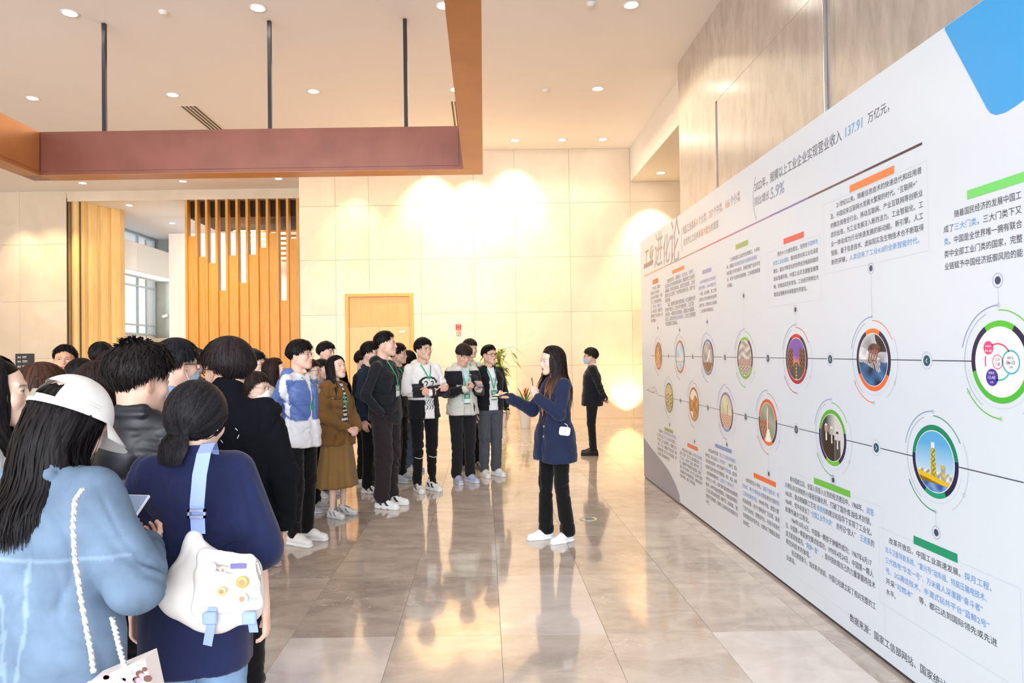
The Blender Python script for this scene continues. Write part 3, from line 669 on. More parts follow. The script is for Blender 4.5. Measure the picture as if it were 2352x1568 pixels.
# diagram in the large near circle
(c7, z7), R7 = CC[6]
def D7(u, v): return (c7+u*R7, z7+v*R7)
def disc(u, v, r, col, nm): arc_mesh(D7(u, v), .0005, r*R7, 0, 360, col, .003, nm, 28)
disc(-.36, .34, .17, '#E8508C', 'pink_disc'); disc(-.26, -.38, .21, '#4A37A8', 'purple_disc')
arc_mesh(D7(.38, 0), .25*R7, .29*R7, 0, 360, '#3FB8CC', .003, 'teal_ring', 36); arc_mesh(D7(-.06, 0), .155*R7, .18*R7, 0, 360, '#E07A8A', .003, 'pink_ring', 30)
arc_mesh(D7(-.04, 0), .42*R7, .46*R7, -25, 55, '#E85A6A', .003, 'orbit_arc'); arc_mesh(D7(-.04, 0), .42*R7, .46*R7, 130, 190, '#3FC0B0', .003, 'orbit_arc'); arc_mesh(D7(-.04, 0), .42*R7, .46*R7, -105, -72, '#E0508C', .003, 'orbit_arc')
# ---- lettering
DG = None
def text_mesh(body, bold=0.0):
    c = D.curves.new('lettering', 'FONT'); c.body = body; c.resolution_u = 3; c.size = 1.0; c.offset = bold
    o = D.objects.new('lettering', c); COL.objects.link(o)
    dg = bpy.context.evaluated_depsgraph_get(); ev = o.evaluated_get(dg); me = ev.to_mesh()
    n = len(me.vertices); V = np.empty(n*3, np.float32); me.vertices.foreach_get('co', V); V = V.reshape(-1, 3).copy()
    Fc = [tuple(p.vertices) for p in me.polygons]; ev.to_mesh_clear(); D.objects.remove(o); D.curves.remove(c)
    return V, Fc
TXT = []
def put_text(s0, z, em, runs, colr, fit=None, name='printed_text', dx=.0012, shear=0.0, hscale=1.0, bold=0.0):
    """runs: string with [..] marking highlighted words"""
    parts = []; cur = ''; hl = False
    for ch in runs:
        if ch in '[]':
            if cur: parts.append((cur, hl))
            cur = ''; hl = (ch == '[')
        else: cur += ch
    if cur: parts.append((cur, hl))
    full = ''.join(p for p, _ in parts)
    adv = lambda s: sum(1.0 if ord(c) > 255 or c in '“”' else (.30 if c in '.,: ' else .56) for c in s)
    tot = adv(full); sx = 1.0
    if fit: sx = fit/(tot*em)
    x = 0.0
    for (p, h) in parts:
        V, Fc = text_mesh(p, bold)
        if len(V):
            w = adv(p)
            b = MB(); k = em*sx
            x0 = V[:, 0].min() if p.strip()[:1] not in ('2', '1', '5') else V[:, 0].min()
            xw = V[:, 0].max(); sc = 1.0
            if xw > w*1.02: sc = w/xw
            P = [(0, -(s0+(x+v[0]*sc)*k+shear*v[1]*em), z+(v[1]-.33)*em*hscale) for v in V]
            b.add(P, Fc); TXT.append(1)
            bput(name, b, mat('ink_'+colr[1 if h else 0][1:], lin(colr[1 if h else 0]), .35), dx)['kind'] = 'stuff'
        x += adv(p)
def para(xl, y1, yn, n, xr, ncols, lines, cols=('#33364A', '#5AA0DA'), em_s=.94):
    s0, z1 = BP(xl, y1); _, zn = BP(xl, yn); s1 = BP(xr, (y1+yn)/2)[0]; em = (s1-s0)/ncols
    for i, ln in enumerate(lines):
        z = z1+(zn-z1)*i/(n-1)
        adv = sum(0 if c in '[]' else (1.0 if ord(c) > 255 or c in '“”' else (.30 if c in '.,: ' else .56)) for c in ln)
        ind = 0
        while ln[ind:ind+1] == '　': ind += 1
        full = adv > ncols*.86
        put_text(s0+ind*em, z, em*em_s, ln[ind:], cols, fit=((s1-s0)-ind*em)*.99 if full else (adv-ind)*em, hscale=1.0)
para(1907, 478, 604, 7, 2125.6, 24, ['　　21世纪以来，随着信息技术的快速迭代和应用普', '及，中国迎来互联网大发展大繁荣的时代。“互联网+”', '的概念席卷全行业。移动互联网、产业互联网等创新业', '态的出现，为工业发展注入新的活力。工业智能化、工', '业一体化成为行业快速发展的新动能、新引擎。人工', '智能、量子信息技术、虚拟现实及生物技术也不断取得', '新的突破，[人类迎来了工业4.0的全新智能时代。]'])
para(2167, 500, 614, 5, 2352, 12.7, ['　　随着国民经济的发展中国工', '成了[三大门类]，三大门类下又', '[类]。中国是全世界唯一拥有联合', '类中全部工业门类的国家，完整', '业链赋予中国经济抵御风险的能'])
para(1776, 588, 677.5, 6, 1882, 19, ['　　党的十八大报告提出，坚持走[中国特色]', '[新型工业化道路]，推动信息化和工业化深度', '融合。面对不断变化的世界经济格局和错综', '复杂发展环境，中国工业灵活调整发展策', '略，积极适应百年变局，工业经济持续壮大', '制造业规模多年来稳居世界首位。'])
para(1669, 600, 657.5, 5, 1747.5, 19, ['　　工业母机是工业现代化的基石，十多年', '来，我国以[“高档数控机床与基础制造装备”]', '科技重大专项为抓手，持续开展产业技术攻', '关，补齐产业链供应链短板，工业母机取得重', '大突破。'], ('#4A4650', '#8490CC'))
para(1604.7, 650, 716, 6, 1646.7, 14, ['　[2010年我国制造业首次超过]', '[跃居世界第一，2010年我国工业]', '一方面，自主创新，第二方面', '主要农业化学合成技术的应用等', '主要产品，主要技术上的发展', '了，成为新的中国制造业。'], ('#5A5560', '#8C94C8'))
para(1527, 648, 745, 10, 1598, 22, ['　　20世纪70年代，以微电子、[信息技术、新材料、]', '[新能源技术]为代表的科技革命，推动世界工业体系', '从机械化、电气化向自动化、信息化方向发展。工业化', '国家进入后工业时代，产业结构发生重大变化，信息产业', '快速发展。', '　　在此，我国抓住改革开放的机遇，大力发展外向型', '经济和乡镇企业，工业化水平“快速”提升，工业门类', '逐步完善，一批重点企业迅速成长，装备能力大幅提高，', '轻工业、纺织业[快速增长的新格局]，工业实力显著增强', '形成完整的工业体系。'], ('#6A606A', '#9298C4'))
para(1494, 665, 737.5, 8, 1522, 12, ['　二十世纪后，我国的', '基本实现工业化目标，', '社会主义市场经济，中国', '工业，已形成完整体系，', '全，门类[齐全、规模巨大，]', '是，增长迅速，为国民经济', '持续提供了有力的支撑，成', '就举世瞩目。'], ('#7A6A70', '#8C94C8'))
para(1509, 986, 1038.6, 6, 1555, 19, ['　　18世纪中叶，[以蒸汽机的改良与应用为标志，]', '机，推动了人类，[第一次工业革命的]兴起发展，工', '厂代替手工工场，[机器]代替手工，大规模的工业生', '产逐步，[第一次]，大规模生产方式的改革，推动', '社会经济的发展，[推动了]生产力的快速提高，生产', '方式发生了翻天覆地的变化。'], ('#7A6E74', '#8C98C8'))
para(1561, 1029, 1100, 8, 1613, 19, ['　　19世纪后半叶工业革命，[科学技术迅速发展]', '应用于工业生产，第二次工业革命蓬勃兴起了。[新]', '[的工业方式]，电力的广泛应用，使得“电气[工业]', '化”，深刻影响了世界经济的快速发展，也极大', '推动了生产力的进步，第一次工业革命以来最', '为深远影响了世界格局的变化，内燃机技术的', '创造与使用，推进了世界发展。', ''], ('#5F5864', '#8C98C8'))
para(1620, 1030, 1149, 10, 1694, 20, ['　　19世纪60年代后期，[第二次工业革命开始爆发，]', '1870年后，蒸汽人类[进入了“电气时代”]，70年代，实际', '可用的发电机问世，电气开始用于[代替机器]，成为补', '充和取代以蒸汽机为动力的新能源。电灯、电话、电车', '，电影放映机相继问世，[人类进入了“电气时代”。]', '19世纪七八十年代，以煤气和汽油为燃料的内燃机相', '继诞生，90年代柴油机创制成功。内燃机的发明解决', '了交通工具的发动机问题，内燃汽车、远洋轮船、飞机', '等得到了迅速发展，也推动了石油开采业的发展和石化', '时代。'], ('#4A4650', '#8490CC'))
para(1705, 1097.7, 1196, 7, 1791, 18, ['　　20世纪四五十年代，[以原子能技术、航]', '[天技术、电子计算机技术]的应用为代表的[第]', '[三次科技革命开始。]1990年开始，微型计算', '机迅速发展，电子计算机的广泛应用，促进', '了生产自动化、管理现代化、科技手段现代', '化和国防技术现代化，也推动了情报信息的', '自动化。'], ('#3A3A48', '#6C8CD0'))
para(1802.4, 1094.5, 1276, 11, 2010, 26, ['　　新中国成立后，全国人民投入火热的经济建设中。1960年，[闵恩]', '[泽]带队自主研制的小球硅铝催化剂，打破了国外炼油技术封锁。', '1962年，联合制碱新工艺在[侯德榜]的建议和指导下实现了工业化。', '1964年，党中央发出了[“全国工业学大庆”]的号召“铁人”[王进喜]的', '故事传遍大江南北。', '　　1964年10月16日，中国第一颗原子弹爆炸成功；1967年6月17', '日，中国第一颗氢弹空爆试验成功；1970年4月24日，中国第一颗人', '造卫星发射成功。[“两弹一星”]，是中国依靠自己的力量掌握核技术', '和空间技术的体现。', '　　经过艰苦奋斗，到改革开放前，中国已经建立起了相对完整的工', '业体系。'], ('#2C2F3C', '#5A96D8'))
para(2032.7, 1237, 1355.5, 6, 2290, 22, ['　改革开放后，中国工业高速发展。[探月工程、]', '[北斗卫星导航系统、“复兴号”动车组、特高压输电技术、]', '[三代核电“华龙一号”、万米载人深潜器“奋斗者”]', '[号、5G通信技术、半潜式钻井平台“蓝鲸2号”]', '开采[“可燃冰”]等、都已达到国际领先或先进', '水平。'], ('#2C3040', '#5A9ADC'))
s_, z_ = BP(1952, 1417); em_ = (BP(2098, 1500)[0]-s_)/12
put_text(s_, z_, em_*.96, '数据来源：国家工信部网站、国家统计局', ('#2C3040', '#000000'), fit=em_*18)
# header texts
s_, z_ = BP(1733, 432); e_ = (BP(1938, 330)[0]-s_)
put_text(s_, z_, e_/16.6, '2022年，规模以上工业企业实现营业收入', ('#5A5F70', '#000000'), fit=e_, bold=0)
s2, z2_ = BP(1939, 330); w_ = BP(1991, 290)[0]-s2; put_text(s2, z_, w_/3.1, '137.91', ('#6CB4DC', '#000000'), fit=w_, bold=.01, shear=.08)
s3 = BP(1993, 290)[0]; w_ = BP(2054, 260)[0]-s3; put_text(s3, z_, w_/4, '万亿元，', ('#5A5F70', '#000000'), fit=w_, bold=0)
s_, z_ = BP(1733, 466); w_ = BP(1768, 450)[0]-s_; put_text(s_, z_, w_/4, '同比增长', ('#6A6F80', '#000000'), fit=w_, bold=0)
s_ = BP(1769, 450)[0]; w_ = BP(1803, 440)[0]-s_; put_text(s_, z_, w_/2.2, '5.9%', ('#8FA9C6', '#000000'), fit=w_, bold=.015, shear=.08)
c = BP(1752, 446); arc_mesh((c[0]+.06, c[1]), .235, .245, -130, -50, '#A9B8D4', .001, 'bracket_arc', 20)
s_, z_ = BP(1568, 531); w_ = BP(1701, 465)[0]-s_; put_text(s_, z_, w_/17.5, '涵盖工业体系[41]个大类、[207]个中类、[666]个小类', ('#A89890', '#EFA468'), fit=w_)
s_, z_ = BP(1570, 558); w_ = BP(1651, 519)[0]-s_; put_text(s_, z_, w_/14, '是世界上工业体系[最为健全]的国家', ('#A89890', '#F09A4A'), fit=w_)
c = BP(1573, 545); arc_mesh((c[0]+.1, c[1]), .215, .225, -125, -60, '#D9C4BC', .001, 'bracket_arc', 20)
s_, z_ = BP(1479, 597); w_ = BP(1501, 590)[0]-s_; put_text(s_, z_, w_/2, '工业', ('#94763F', '#000000'), fit=w_, bold=0, shear=.2, hscale=.95, name='title_text')
for (a, b_, y, t_, hs) in ((1502, 1521, 582, '进', 1.15), (1521, 1538, 580, '化', 1.1), (1537, 1560, 566, '论', 1.35)):
    s_, z_ = BP(a, y); w_ = BP(b_, y)[0]-s_; put_text(s_, z_, w_, t_, ('#AAA0AC', '#000000'), fit=w_, bold=.0, shear=.2, hscale=hs, name='title_text')
# diagram numbers
for (u, v, t_, e__, c_) in ((-.46, .38, '电热燃水', .055, '#FFFFFF'), (-.48, .27, '44-46', .11, '#FFFFFF'), (-.40, .17, '大类', .055, '#FFFFFF'), (-.37, -.27, '制造业', .07, '#FFFFFF'), (-.41, -.38, '13-43', .12, '#FFFFFF'), (-.33, -.5, '大类', .06, '#FFFFFF'),
                         (.27, .1, '采矿业', .07, '#3A3F52'), (.24, -.01, '06-12', .12, '#2A2F42'), (.33, -.12, '大类', .06, '#3A3F52'), (-.14, .06, '三大', .09, '#6A7080'), (-.14, -.06, '门类', .09, '#6A7080')):
    s_, z_ = D7(u, v); put_text(s_, z_, e__*R7, t_, (c_, '#000000'), dx=.0042)
# faint frames round the near paragraphs
for (a, b_, c_, d_) in ((1895, 630, 2140, 470), (1765, 706, 1890, 580), (2022, 1382, 2330, 1210), (1795, 1300, 2018, 1075)):
    s0, z0 = BP(a, b_); s1 = BP(c_, 800)[0]; z1 = BP(a, d_)[1]
    for p, q in (((s0, z0), (s1, z0)), ((s1, z0), (s1, z1)), ((s1, z1), (s0, z1)), ((s0, z1), (s0, z0))): tubeline(p, q, .0018, '#CFD6E4', 'text_frame', .0008)
# =====================================================================  PEOPLE: distance-field modelling
def N3(v): v = np.asarray(v, float); return v/np.linalg.norm(v)
class SDF:
    BIG = 0.08
    def __init__(s, lo, hi, vox):
        s.vox = vox; s.lo = np.array(lo, float); n = np.ceil((np.array(hi)-s.lo)/vox).astype(int)+1; s.n = n
        s.ax = [s.lo[i]+vox*np.arange(n[i]) for i in range(3)]
        s.f = np.full(n, s.BIG, np.float32)
    def _blk(s, lo, hi, m):
        sl = []
        for i in range(3):
            a = int(max(0, math.floor((lo[i]-m-s.lo[i])/s.vox))); b = int(min(s.n[i], math.ceil((hi[i]+m-s.lo[i])/s.vox)+1))
            if a >= b: return None, None
            sl.append(slice(a, b))
        X, Y, Z = np.meshgrid(s.ax[0][sl[0]], s.ax[1][sl[1]], s.ax[2][sl[2]], indexing='ij', sparse=False)
        return tuple(sl), np.stack([X, Y, Z], -1).astype(np.float32)
    def _mix(s, sl, d, k, sub):
        f = s.f[sl]; d = d.astype(np.float32)
        if sub:
            d = -d; h = np.clip(.5-.5*(f-d)/max(k, 1e-4), 0, 1) if k else None
            s.f[sl] = np.maximum(f, d) if not k else (f*(1-h)+d*h)+k*h*(1-h)
        else:
            if not k: s.f[sl] = np.minimum(f, d)
            else:
                h = np.clip(.5+.5*(f-d)/k, 0, 1); s.f[sl] = (f*(1-h)+d*h)-k*h*(1-h)
    def cone(s, a, b, ra, rb, k=.02, sub=False, flat=None, fs=1.0):
        a = np.asarray(a, float); b = np.asarray(b, float); R = max(ra, rb)*max(1, 1)
        sl, P = s._blk(np.minimum(a, b)-R, np.maximum(a, b)+R, .06)
        if sl is None: return s
        ab = (b-a).astype(np.float32); L2 = float(ab@ab)+1e-9
        t = np.clip(((P-a.astype(np.float32))@ab)/L2, 0, 1); d = P-a.astype(np.float32)-t[..., None]*ab
        if flat is not None:
            n = N3(flat).astype(np.float32); q = d@n; d = d+((1/fs-1)*q)[..., None]*n
        r = ra+(rb-ra)*t
        s._mix(sl, np.sqrt((d*d).sum(-1))-r, k, sub); return s
    def ell(s, c, r, k=.02, sub=False, R=None):
        c = np.asarray(c, float); r = np.asarray(r, float); m = r.max() if R is not None else r
        sl, P = s._blk(c-m, c+m, .05)
        if sl is None: return s
        P = P-c.astype(np.float32)
        if R is not None: P = P@np.asarray(R, np.float32)
        k0 = np.sqrt(((P/r)**2).sum(-1)); k1 = np.sqrt(((P/(r*r))**2).sum(-1))+1e-6
        s._mix(sl, k0*(k0-1)/k1, k, sub); return s
    def loft(s, rows, k=.03, p=2.4, sub=False):
        """rows (z, cx, cy, a, b) ascending z"""
        rows = np.array(sorted(rows)); z = rows[:, 0]
        A = rows[:, 3].max(); B = rows[:, 4].max()
        sl, P = s._blk([rows[:, 1].min()-A, rows[:, 2].min()-B, z[0]], [rows[:, 1].max()+A, rows[:, 2].max()+B, z[-1]], .05)
        if sl is None: return s
        zz = P[0, 0, :, 2]; g = [np.interp(zz, z, rows[:, i]).astype(np.float32) for i in range(1, 5)]
        x = (P[..., 0]-g[0])/g[2]; y = (P[..., 1]-g[1])/g[3]
        rr = (np.abs(x)**p+np.abs(y)**p)**(1/p)
        th = np.sqrt((P[..., 0]-g[0])**2+(P[..., 1]-g[1])**2)
        d = th*(1-1/np.maximum(rr, .05)); d = np.where(rr < .05, -np.minimum(g[2], g[3]), d)
        dz = np.maximum(z[0]-P[..., 2], P[..., 2]-z[-1]); d = np.where(dz > 0, np.sqrt(np.maximum(d, 0)**2+dz**2), np.maximum(d, dz))
        s._mix(sl, d, k, sub); return s
    def box(s, c, h, k=.01, sub=False, r=.0, R=None):
        c = np.asarray(c, float); h = np.asarray(h, float); m = np.full(3, np.linalg.norm(h)) if R is not None else h
        sl, P = s._blk(c-m, c+m, .05)
        if sl is None: return s
        P = P-c.astype(np.float32)
        if R is not None: P = P@np.asarray(R, np.float32)
        q = np.abs(P)-(h-r); d = np.sqrt((np.maximum(q, 0)**2).sum(-1))+np.minimum(q.max(-1), 0)-r
        s._mix(sl, d, k, sub); return s
    def mesh(s):
        f = s.f; f[0] = f[-1] = s.BIG; f[:, 0] = f[:, -1] = s.BIG; f[:, :, 0] = f[:, :, -1] = s.BIG
        g = openvdb.FloatGrid(float(s.BIG)); g.copyFromArray(np.ascontiguousarray(f)); pts, q = g.convertToQuads(0.0)
        V = pts*s.vox+s.lo; return V.astype(np.float32), q[:, ::-1].astype(np.int32)
def vnormals(V, Q):
    n = np.cross(V[Q[:, 2]]-V[Q[:, 0]], V[Q[:, 3]]-V[Q[:, 1]]); out = np.zeros_like(V)
    for k in range(4): np.add.at(out, Q[:, k], n)
    return out/(np.linalg.norm(out, axis=1, keepdims=True)+1e-9)
def folds(V, Q, amp, seed=0, fz=22, fx=9, mask=None):
    x, y, z = V[:, 0]+seed*1.7, V[:, 1]-seed*.9, V[:, 2]+seed*.33
    w = np.sin(fx*x+1.7*np.sin(5*z+seed))+np.sin(fx*1.1*y+1.3*np.sin(7*z-seed))
    a = np.sin(fz*z*.7+2.6*w+8*x)+.6*np.sin(fz*z*1.3-3.4*w+11*y+seed)
    b = np.sin(fx*2.2*x+2.5*np.sin(4.5*z+seed)+8*y)
    c = np.sin(fz*1.9*z+4.0*w+15*x+seed)+.5*np.sin(31*y-fz*1.2*z+3*w)
    e = np.sin(fz*.8*z+1.9*w+13*x*np.sign(np.sin(3*z+seed))+seed)
    d = amp*(.75*(1-np.abs(e))**2*np.clip(b+.9, .2, 1.5)+.45*(1-np.abs(np.sin(a)))**2-.32+.20*b+.30*(1-np.abs(np.clip(c, -1, 1)))**3*np.clip(b+.6, 0, 1))
    if mask is not None: d = d*mask
    return V+vnormals(V, Q)*d[:, None]

# ---------------------------------------------------------------- hands (prototype per pose)
HANDS = {}
def hand_proto(pose):
    if pose in HANDS: return HANDS[pose]
    s = SDF((-.075, -.075, -.21), (.075, .075, .075), .0031)
    s.cone((0, 0, .065), (0, 0, 0), .026, .024, 0, flat=(0, 1, 0), fs=.78)
    s.cone((.0, 0, -.015), (.0, 0, -.075), .034, .038, .02, flat=(0, 1, 0), fs=.42)
    curl = {'relax': (.28, .35, .3), 'fist': (1.25, 1.45, .9), 'hold': (.65, .8, .5), 'flat': (.06, .06, .04), 'pinch': (.95, .7, .4)}[pose]
    fl = [(.030, .068, .0078), (.0105, .076, .0082), (-.0100, .071, .0079), (-.0290, .056, .0070)]
    for i, (x, L, r) in enumerate(fl):
        p = np.array([x, 0.0, -.083+abs(x)*.25]); a = 0; segs = (L*.46, L*.31, L*.25); spread = x*1.6
        s.cone((x*.55, 0, -.04), p, r*1.05, r*1.12, .012)
        for j, sg in enumerate(segs):
            c = curl[j]*(1+.12*i if pose != 'flat' else 1)
            if pose == 'pinch' and i > 1: c *= 1.25
            a += c; q = p+np.array([math.sin(spread*.4)*sg, math.sin(a)*sg, -math.cos(a)*sg]); s.cone(p, q, r*(1-.08*j), r*(.92-.1*j), .004); p = q
    t0 = np.array([.024, .004, -.022]); tc = {'relax': .25, 'fist': .9, 'hold': .7, 'flat': .1, 'pinch': .8}[pose]
    t1 = t0+np.array([.026, .012+.012*tc, -.028]); t2 = t1+np.array([.012-.016*tc, .010+.016*tc, -.026]); t3 = t2+np.array([.002-.022*tc, .006+.008*tc, -.020])
    s.cone(t0, t1, .014, .0105, .014); s.cone(t1, t2, .0100, .0090, .004); s.cone(t2, t3, .0088, .0072, .003)
    HANDS[pose] = s.mesh(); return HANDS[pose]
def place_hand(pose, W_, Dv, Nv, side, sc=1.0):
    """W wrist, Dv finger direction, Nv palm direction; side +1 for the right hand"""
    V, Q = hand_proto(pose); V = V.copy()*sc
    z = -N3(Dv); y = np.asarray(Nv, float); y = N3(y-z*(y@z)); x = np.cross(y, z)
    # local frame: fingers -Z, palm +Y, thumb +X ; a right hand has its thumb at cross(palm, fingers)
    want = np.cross(y, -z) if side > 0 else -np.cross(y, -z)
    want = -want
    flip = (x@want) < 0
    if flip: V[:, 0] *= -1; Q = Q[:, ::-1]
    M = np.stack([x, y, z], 1); return (V@M.T+np.asarray(W_)).astype(np.float32), Q

# ---------------------------------------------------------------- head
SKIN = {'f': lin('#E7C2AE'), 'm': lin('#DCB49E'), 't': lin('#CB9572'), 'p': lin('#E2BCAA')}
def head_mesh(neck_b, vox, sex='m', wide=1.0, mouth=0.0, neck_r=.055):
    """head-local: face towards +Y, origin between the ears"""
    w = wide; nb = np.array(neck_b)
    lo = np.minimum([-.105, -.125, -.135], nb-.085); hi = np.maximum([.105, .135, .145], nb+.085)
    s = SDF(lo, hi, vox)
    s.ell((0, -.020, .036), (.074*w, .092, .084), 0); s.ell((0, .022, .0), (.064*w, .066, .088), .03)
    s.ell((0, .034, -.045), (.052*w, .052, .062), .03)
    for sx in (-1, 1):
        s.cone((sx*.056*w, -.006, -.048), (sx*.018, .066, -.096), .017 if sex == 'm' else .013, .014, .035)
        s.ell((sx*.043*w, .058, -.026), (.021, .019, .022), .025)
        s.cone((sx*.045, .071, .025), (sx*.014, .083, .023), .008, .008, .014)
        s.ell((sx*.031, .098, .003), (.016, .013, .0105), .012, sub=True)
        s.ell((sx*.0312, .0735, .003), (.0165, .0155, .0125), .006)
        s.box((sx*.0312, .093, .0030), (.0130, .010, .0032), .002, sub=True, r=.002)
    s.ell((0, .074, -.098), (.019, .016, .014), .02)
    s.cone((0, .086, .012), (0, .101, -.026), .0065, .0095, .012)
    s.ell((0, .098, -.031), (.0105, .0115, .009), .008)
    for sx in (-1, 1): s.ell((sx*.0125, .090, -.034), (.0075, .0095, .007), .006)
    s.ell((0, .074, -.062), (.027, .02, .022), .02)
    s.ell((0, .0925, -.0575), (.0205, .0075, .0048), .005); s.ell((0, .0910, -.0675), (.0175, .0080, .0058), .005)
    s.box((0, .1, -.0625), (.019, .012, .0007+.003*mouth), .003, sub=True)
    for sx in (-1, 1):
        R = np.array(Euler((0.15, 0, sx*.45)).to_matrix())
        s.ell((sx*.078*w, -.006, -.012), (.0075, .020, .032), .006, R=R)
        s.ell((sx*.084*w, .000, -.006), (.004, .011, .019), .004, sub=True, R=R)
    s.cone((0, -.028, -.03), nb, neck_r, neck_r*1.05, .03)
    if sex == 'm': s.ell((0, .035, -.14), (.012, .014, .014), .02)
    V, Q = s.mesh(); return V, Q
def head_colors(V, skin, lipc=None, brow=(.03, .02, .016), browt=1.0):
    C = np.tile(np.array(skin), (len(V), 1)); x, y, z = np.abs(V[:, 0]), V[:, 1], V[:, 2]
    def blend(m, c): C[:] = C*(1-m[:, None])+np.array(c)*m[:, None]
    g = lambda q, a, b: np.clip((b-q)/(b-a), 0, 1)
    ch = g(np.hypot(x-.040, z+.022), .010, .034)*(y > .03)*.30; blend(ch, np.array(skin)*np.array([1.03, .78, .76]))
    ear = ((x > .074) & (y < .03))*.35; blend(ear.astype(float), np.array(skin)*np.array([1.0, .72, .68]))
    ns_ = g(np.hypot(x, z+.03), .004, .02)*(y > .085)*.25; blend(ns_, np.array(skin)*np.array([1, .8, .78]))
    nos = (np.hypot(x-.0075, (z+.0405)*1.2) < .0038)*(y > .085)*.7; blend(nos.astype(float), np.array(skin)*.25)
    lc = lipc or tuple(np.array(skin)*np.array([.92, .5, .5]))
    lip = (y > .078)*((x < .0215) & (np.abs(z+.0625) < .0095*(1-(x/.024)**2)+.0006))*.85; blend(lip.astype(float), lc)
    mo = (y > .08)*(x < .018)*(np.abs(z+.0625) < .0012)*.8; blend(mo.astype(float), np.array(skin)*.16)
    bz = .0225+.06*(x-.03)*(x < .04)-.16*np.maximum(0, x-.040)
    br = (x > .013)*(x < .051)*(y > .03)*np.clip(1.35-np.abs(z-bz)/.0032, 0, 1)*.85*browt; blend(br, brow)
    ez = .0075-.0022*((x-.031)/.013)**2
    la = (y > .06)*(x > .0165)*(x < .0475)*np.clip(1.5-np.abs(z-ez)/.0016, 0, 1)*.85; blend(la, (.02, .014, .012))
    ll = (y > .06)*(x > .019)*(x < .044)*np.clip(1.2-np.abs(z+.0012)/.0012, 0, 1)*.35; blend(ll, np.array(skin)*.3)
    return C
def eyes_mesh(gaze=(0, 0)):
    b = MB()
    for sx in (-1, 1):
        c = (sx*.0312, .0722, .0030); r = .0142; V = []; Fc = []; Cc = []
        for i in range(9):
            for j in range(16):
                t = math.radians(90*i/8); a = 2*math.pi*j/16
                V.append((c[0]+r*math.sin(t)*math.cos(a), c[1]+r*math.cos(t), c[2]+r*math.sin(t)*math.sin(a)))
                u = math.hypot(V[-1][0]-c[0]-gaze[0]*.006, V[-1][2]-c[2]-gaze[1]*.004)
                Cc.append((.012, .007, .005) if u < .0062 else (.62, .58, .56))
        for i in range(8):
            for j in range(16): Fc.append((i*16+j, (i+1)*16+j, (i+1)*16+(j+1) % 16, i*16+(j+1) % 16))
        b.add(V, Fc, 0, Cc)
    b.useC = True
    return np.array(b.V), b.F, np.array(b.C)

# ---------------------------------------------------------------- hair
# style: theta (deg from crown) of the hair's lower edge at azimuth 0 (front), 45, 75, 95, 130, 180
HST = {
 'short': dict(th=(66, 72, 98, 88, 124, 145), vol=.010, top=.026),
 'crop': dict(th=(56, 64, 92, 86, 120, 141), vol=.006, top=.014),
 'bangs': dict(th=(74, 77, 98, 92, 126, 146), vol=.015, top=.020),
 'fluffy': dict(th=(72, 76, 94, 84, 122, 147), vol=.026, top=.028),
 'spiky': dict(th=(64, 70, 94, 84, 122, 147), vol=.022, top=.024),
 'bob': dict(th=(70, 72, 88, 124, 138, 148), vol=.018, top=.014),
 'long': dict(th=(58, 68, 90, 112, 125, 130), vol=.014, top=.010, hang=.34),
 'longbangs': dict(th=(69, 73, 88, 112, 125, 130), vol=.014, top=.010, hang=.30),
 'tied': dict(th=(56, 64, 84, 108, 140, 152), vol=.014, top=.012),
 'caphair': dict(th=(60, 66, 84, 112, 130, 140), vol=.005, top=-.004, hang=.30),
}
HAZ = (0, 45, 75, 95, 130, 180)
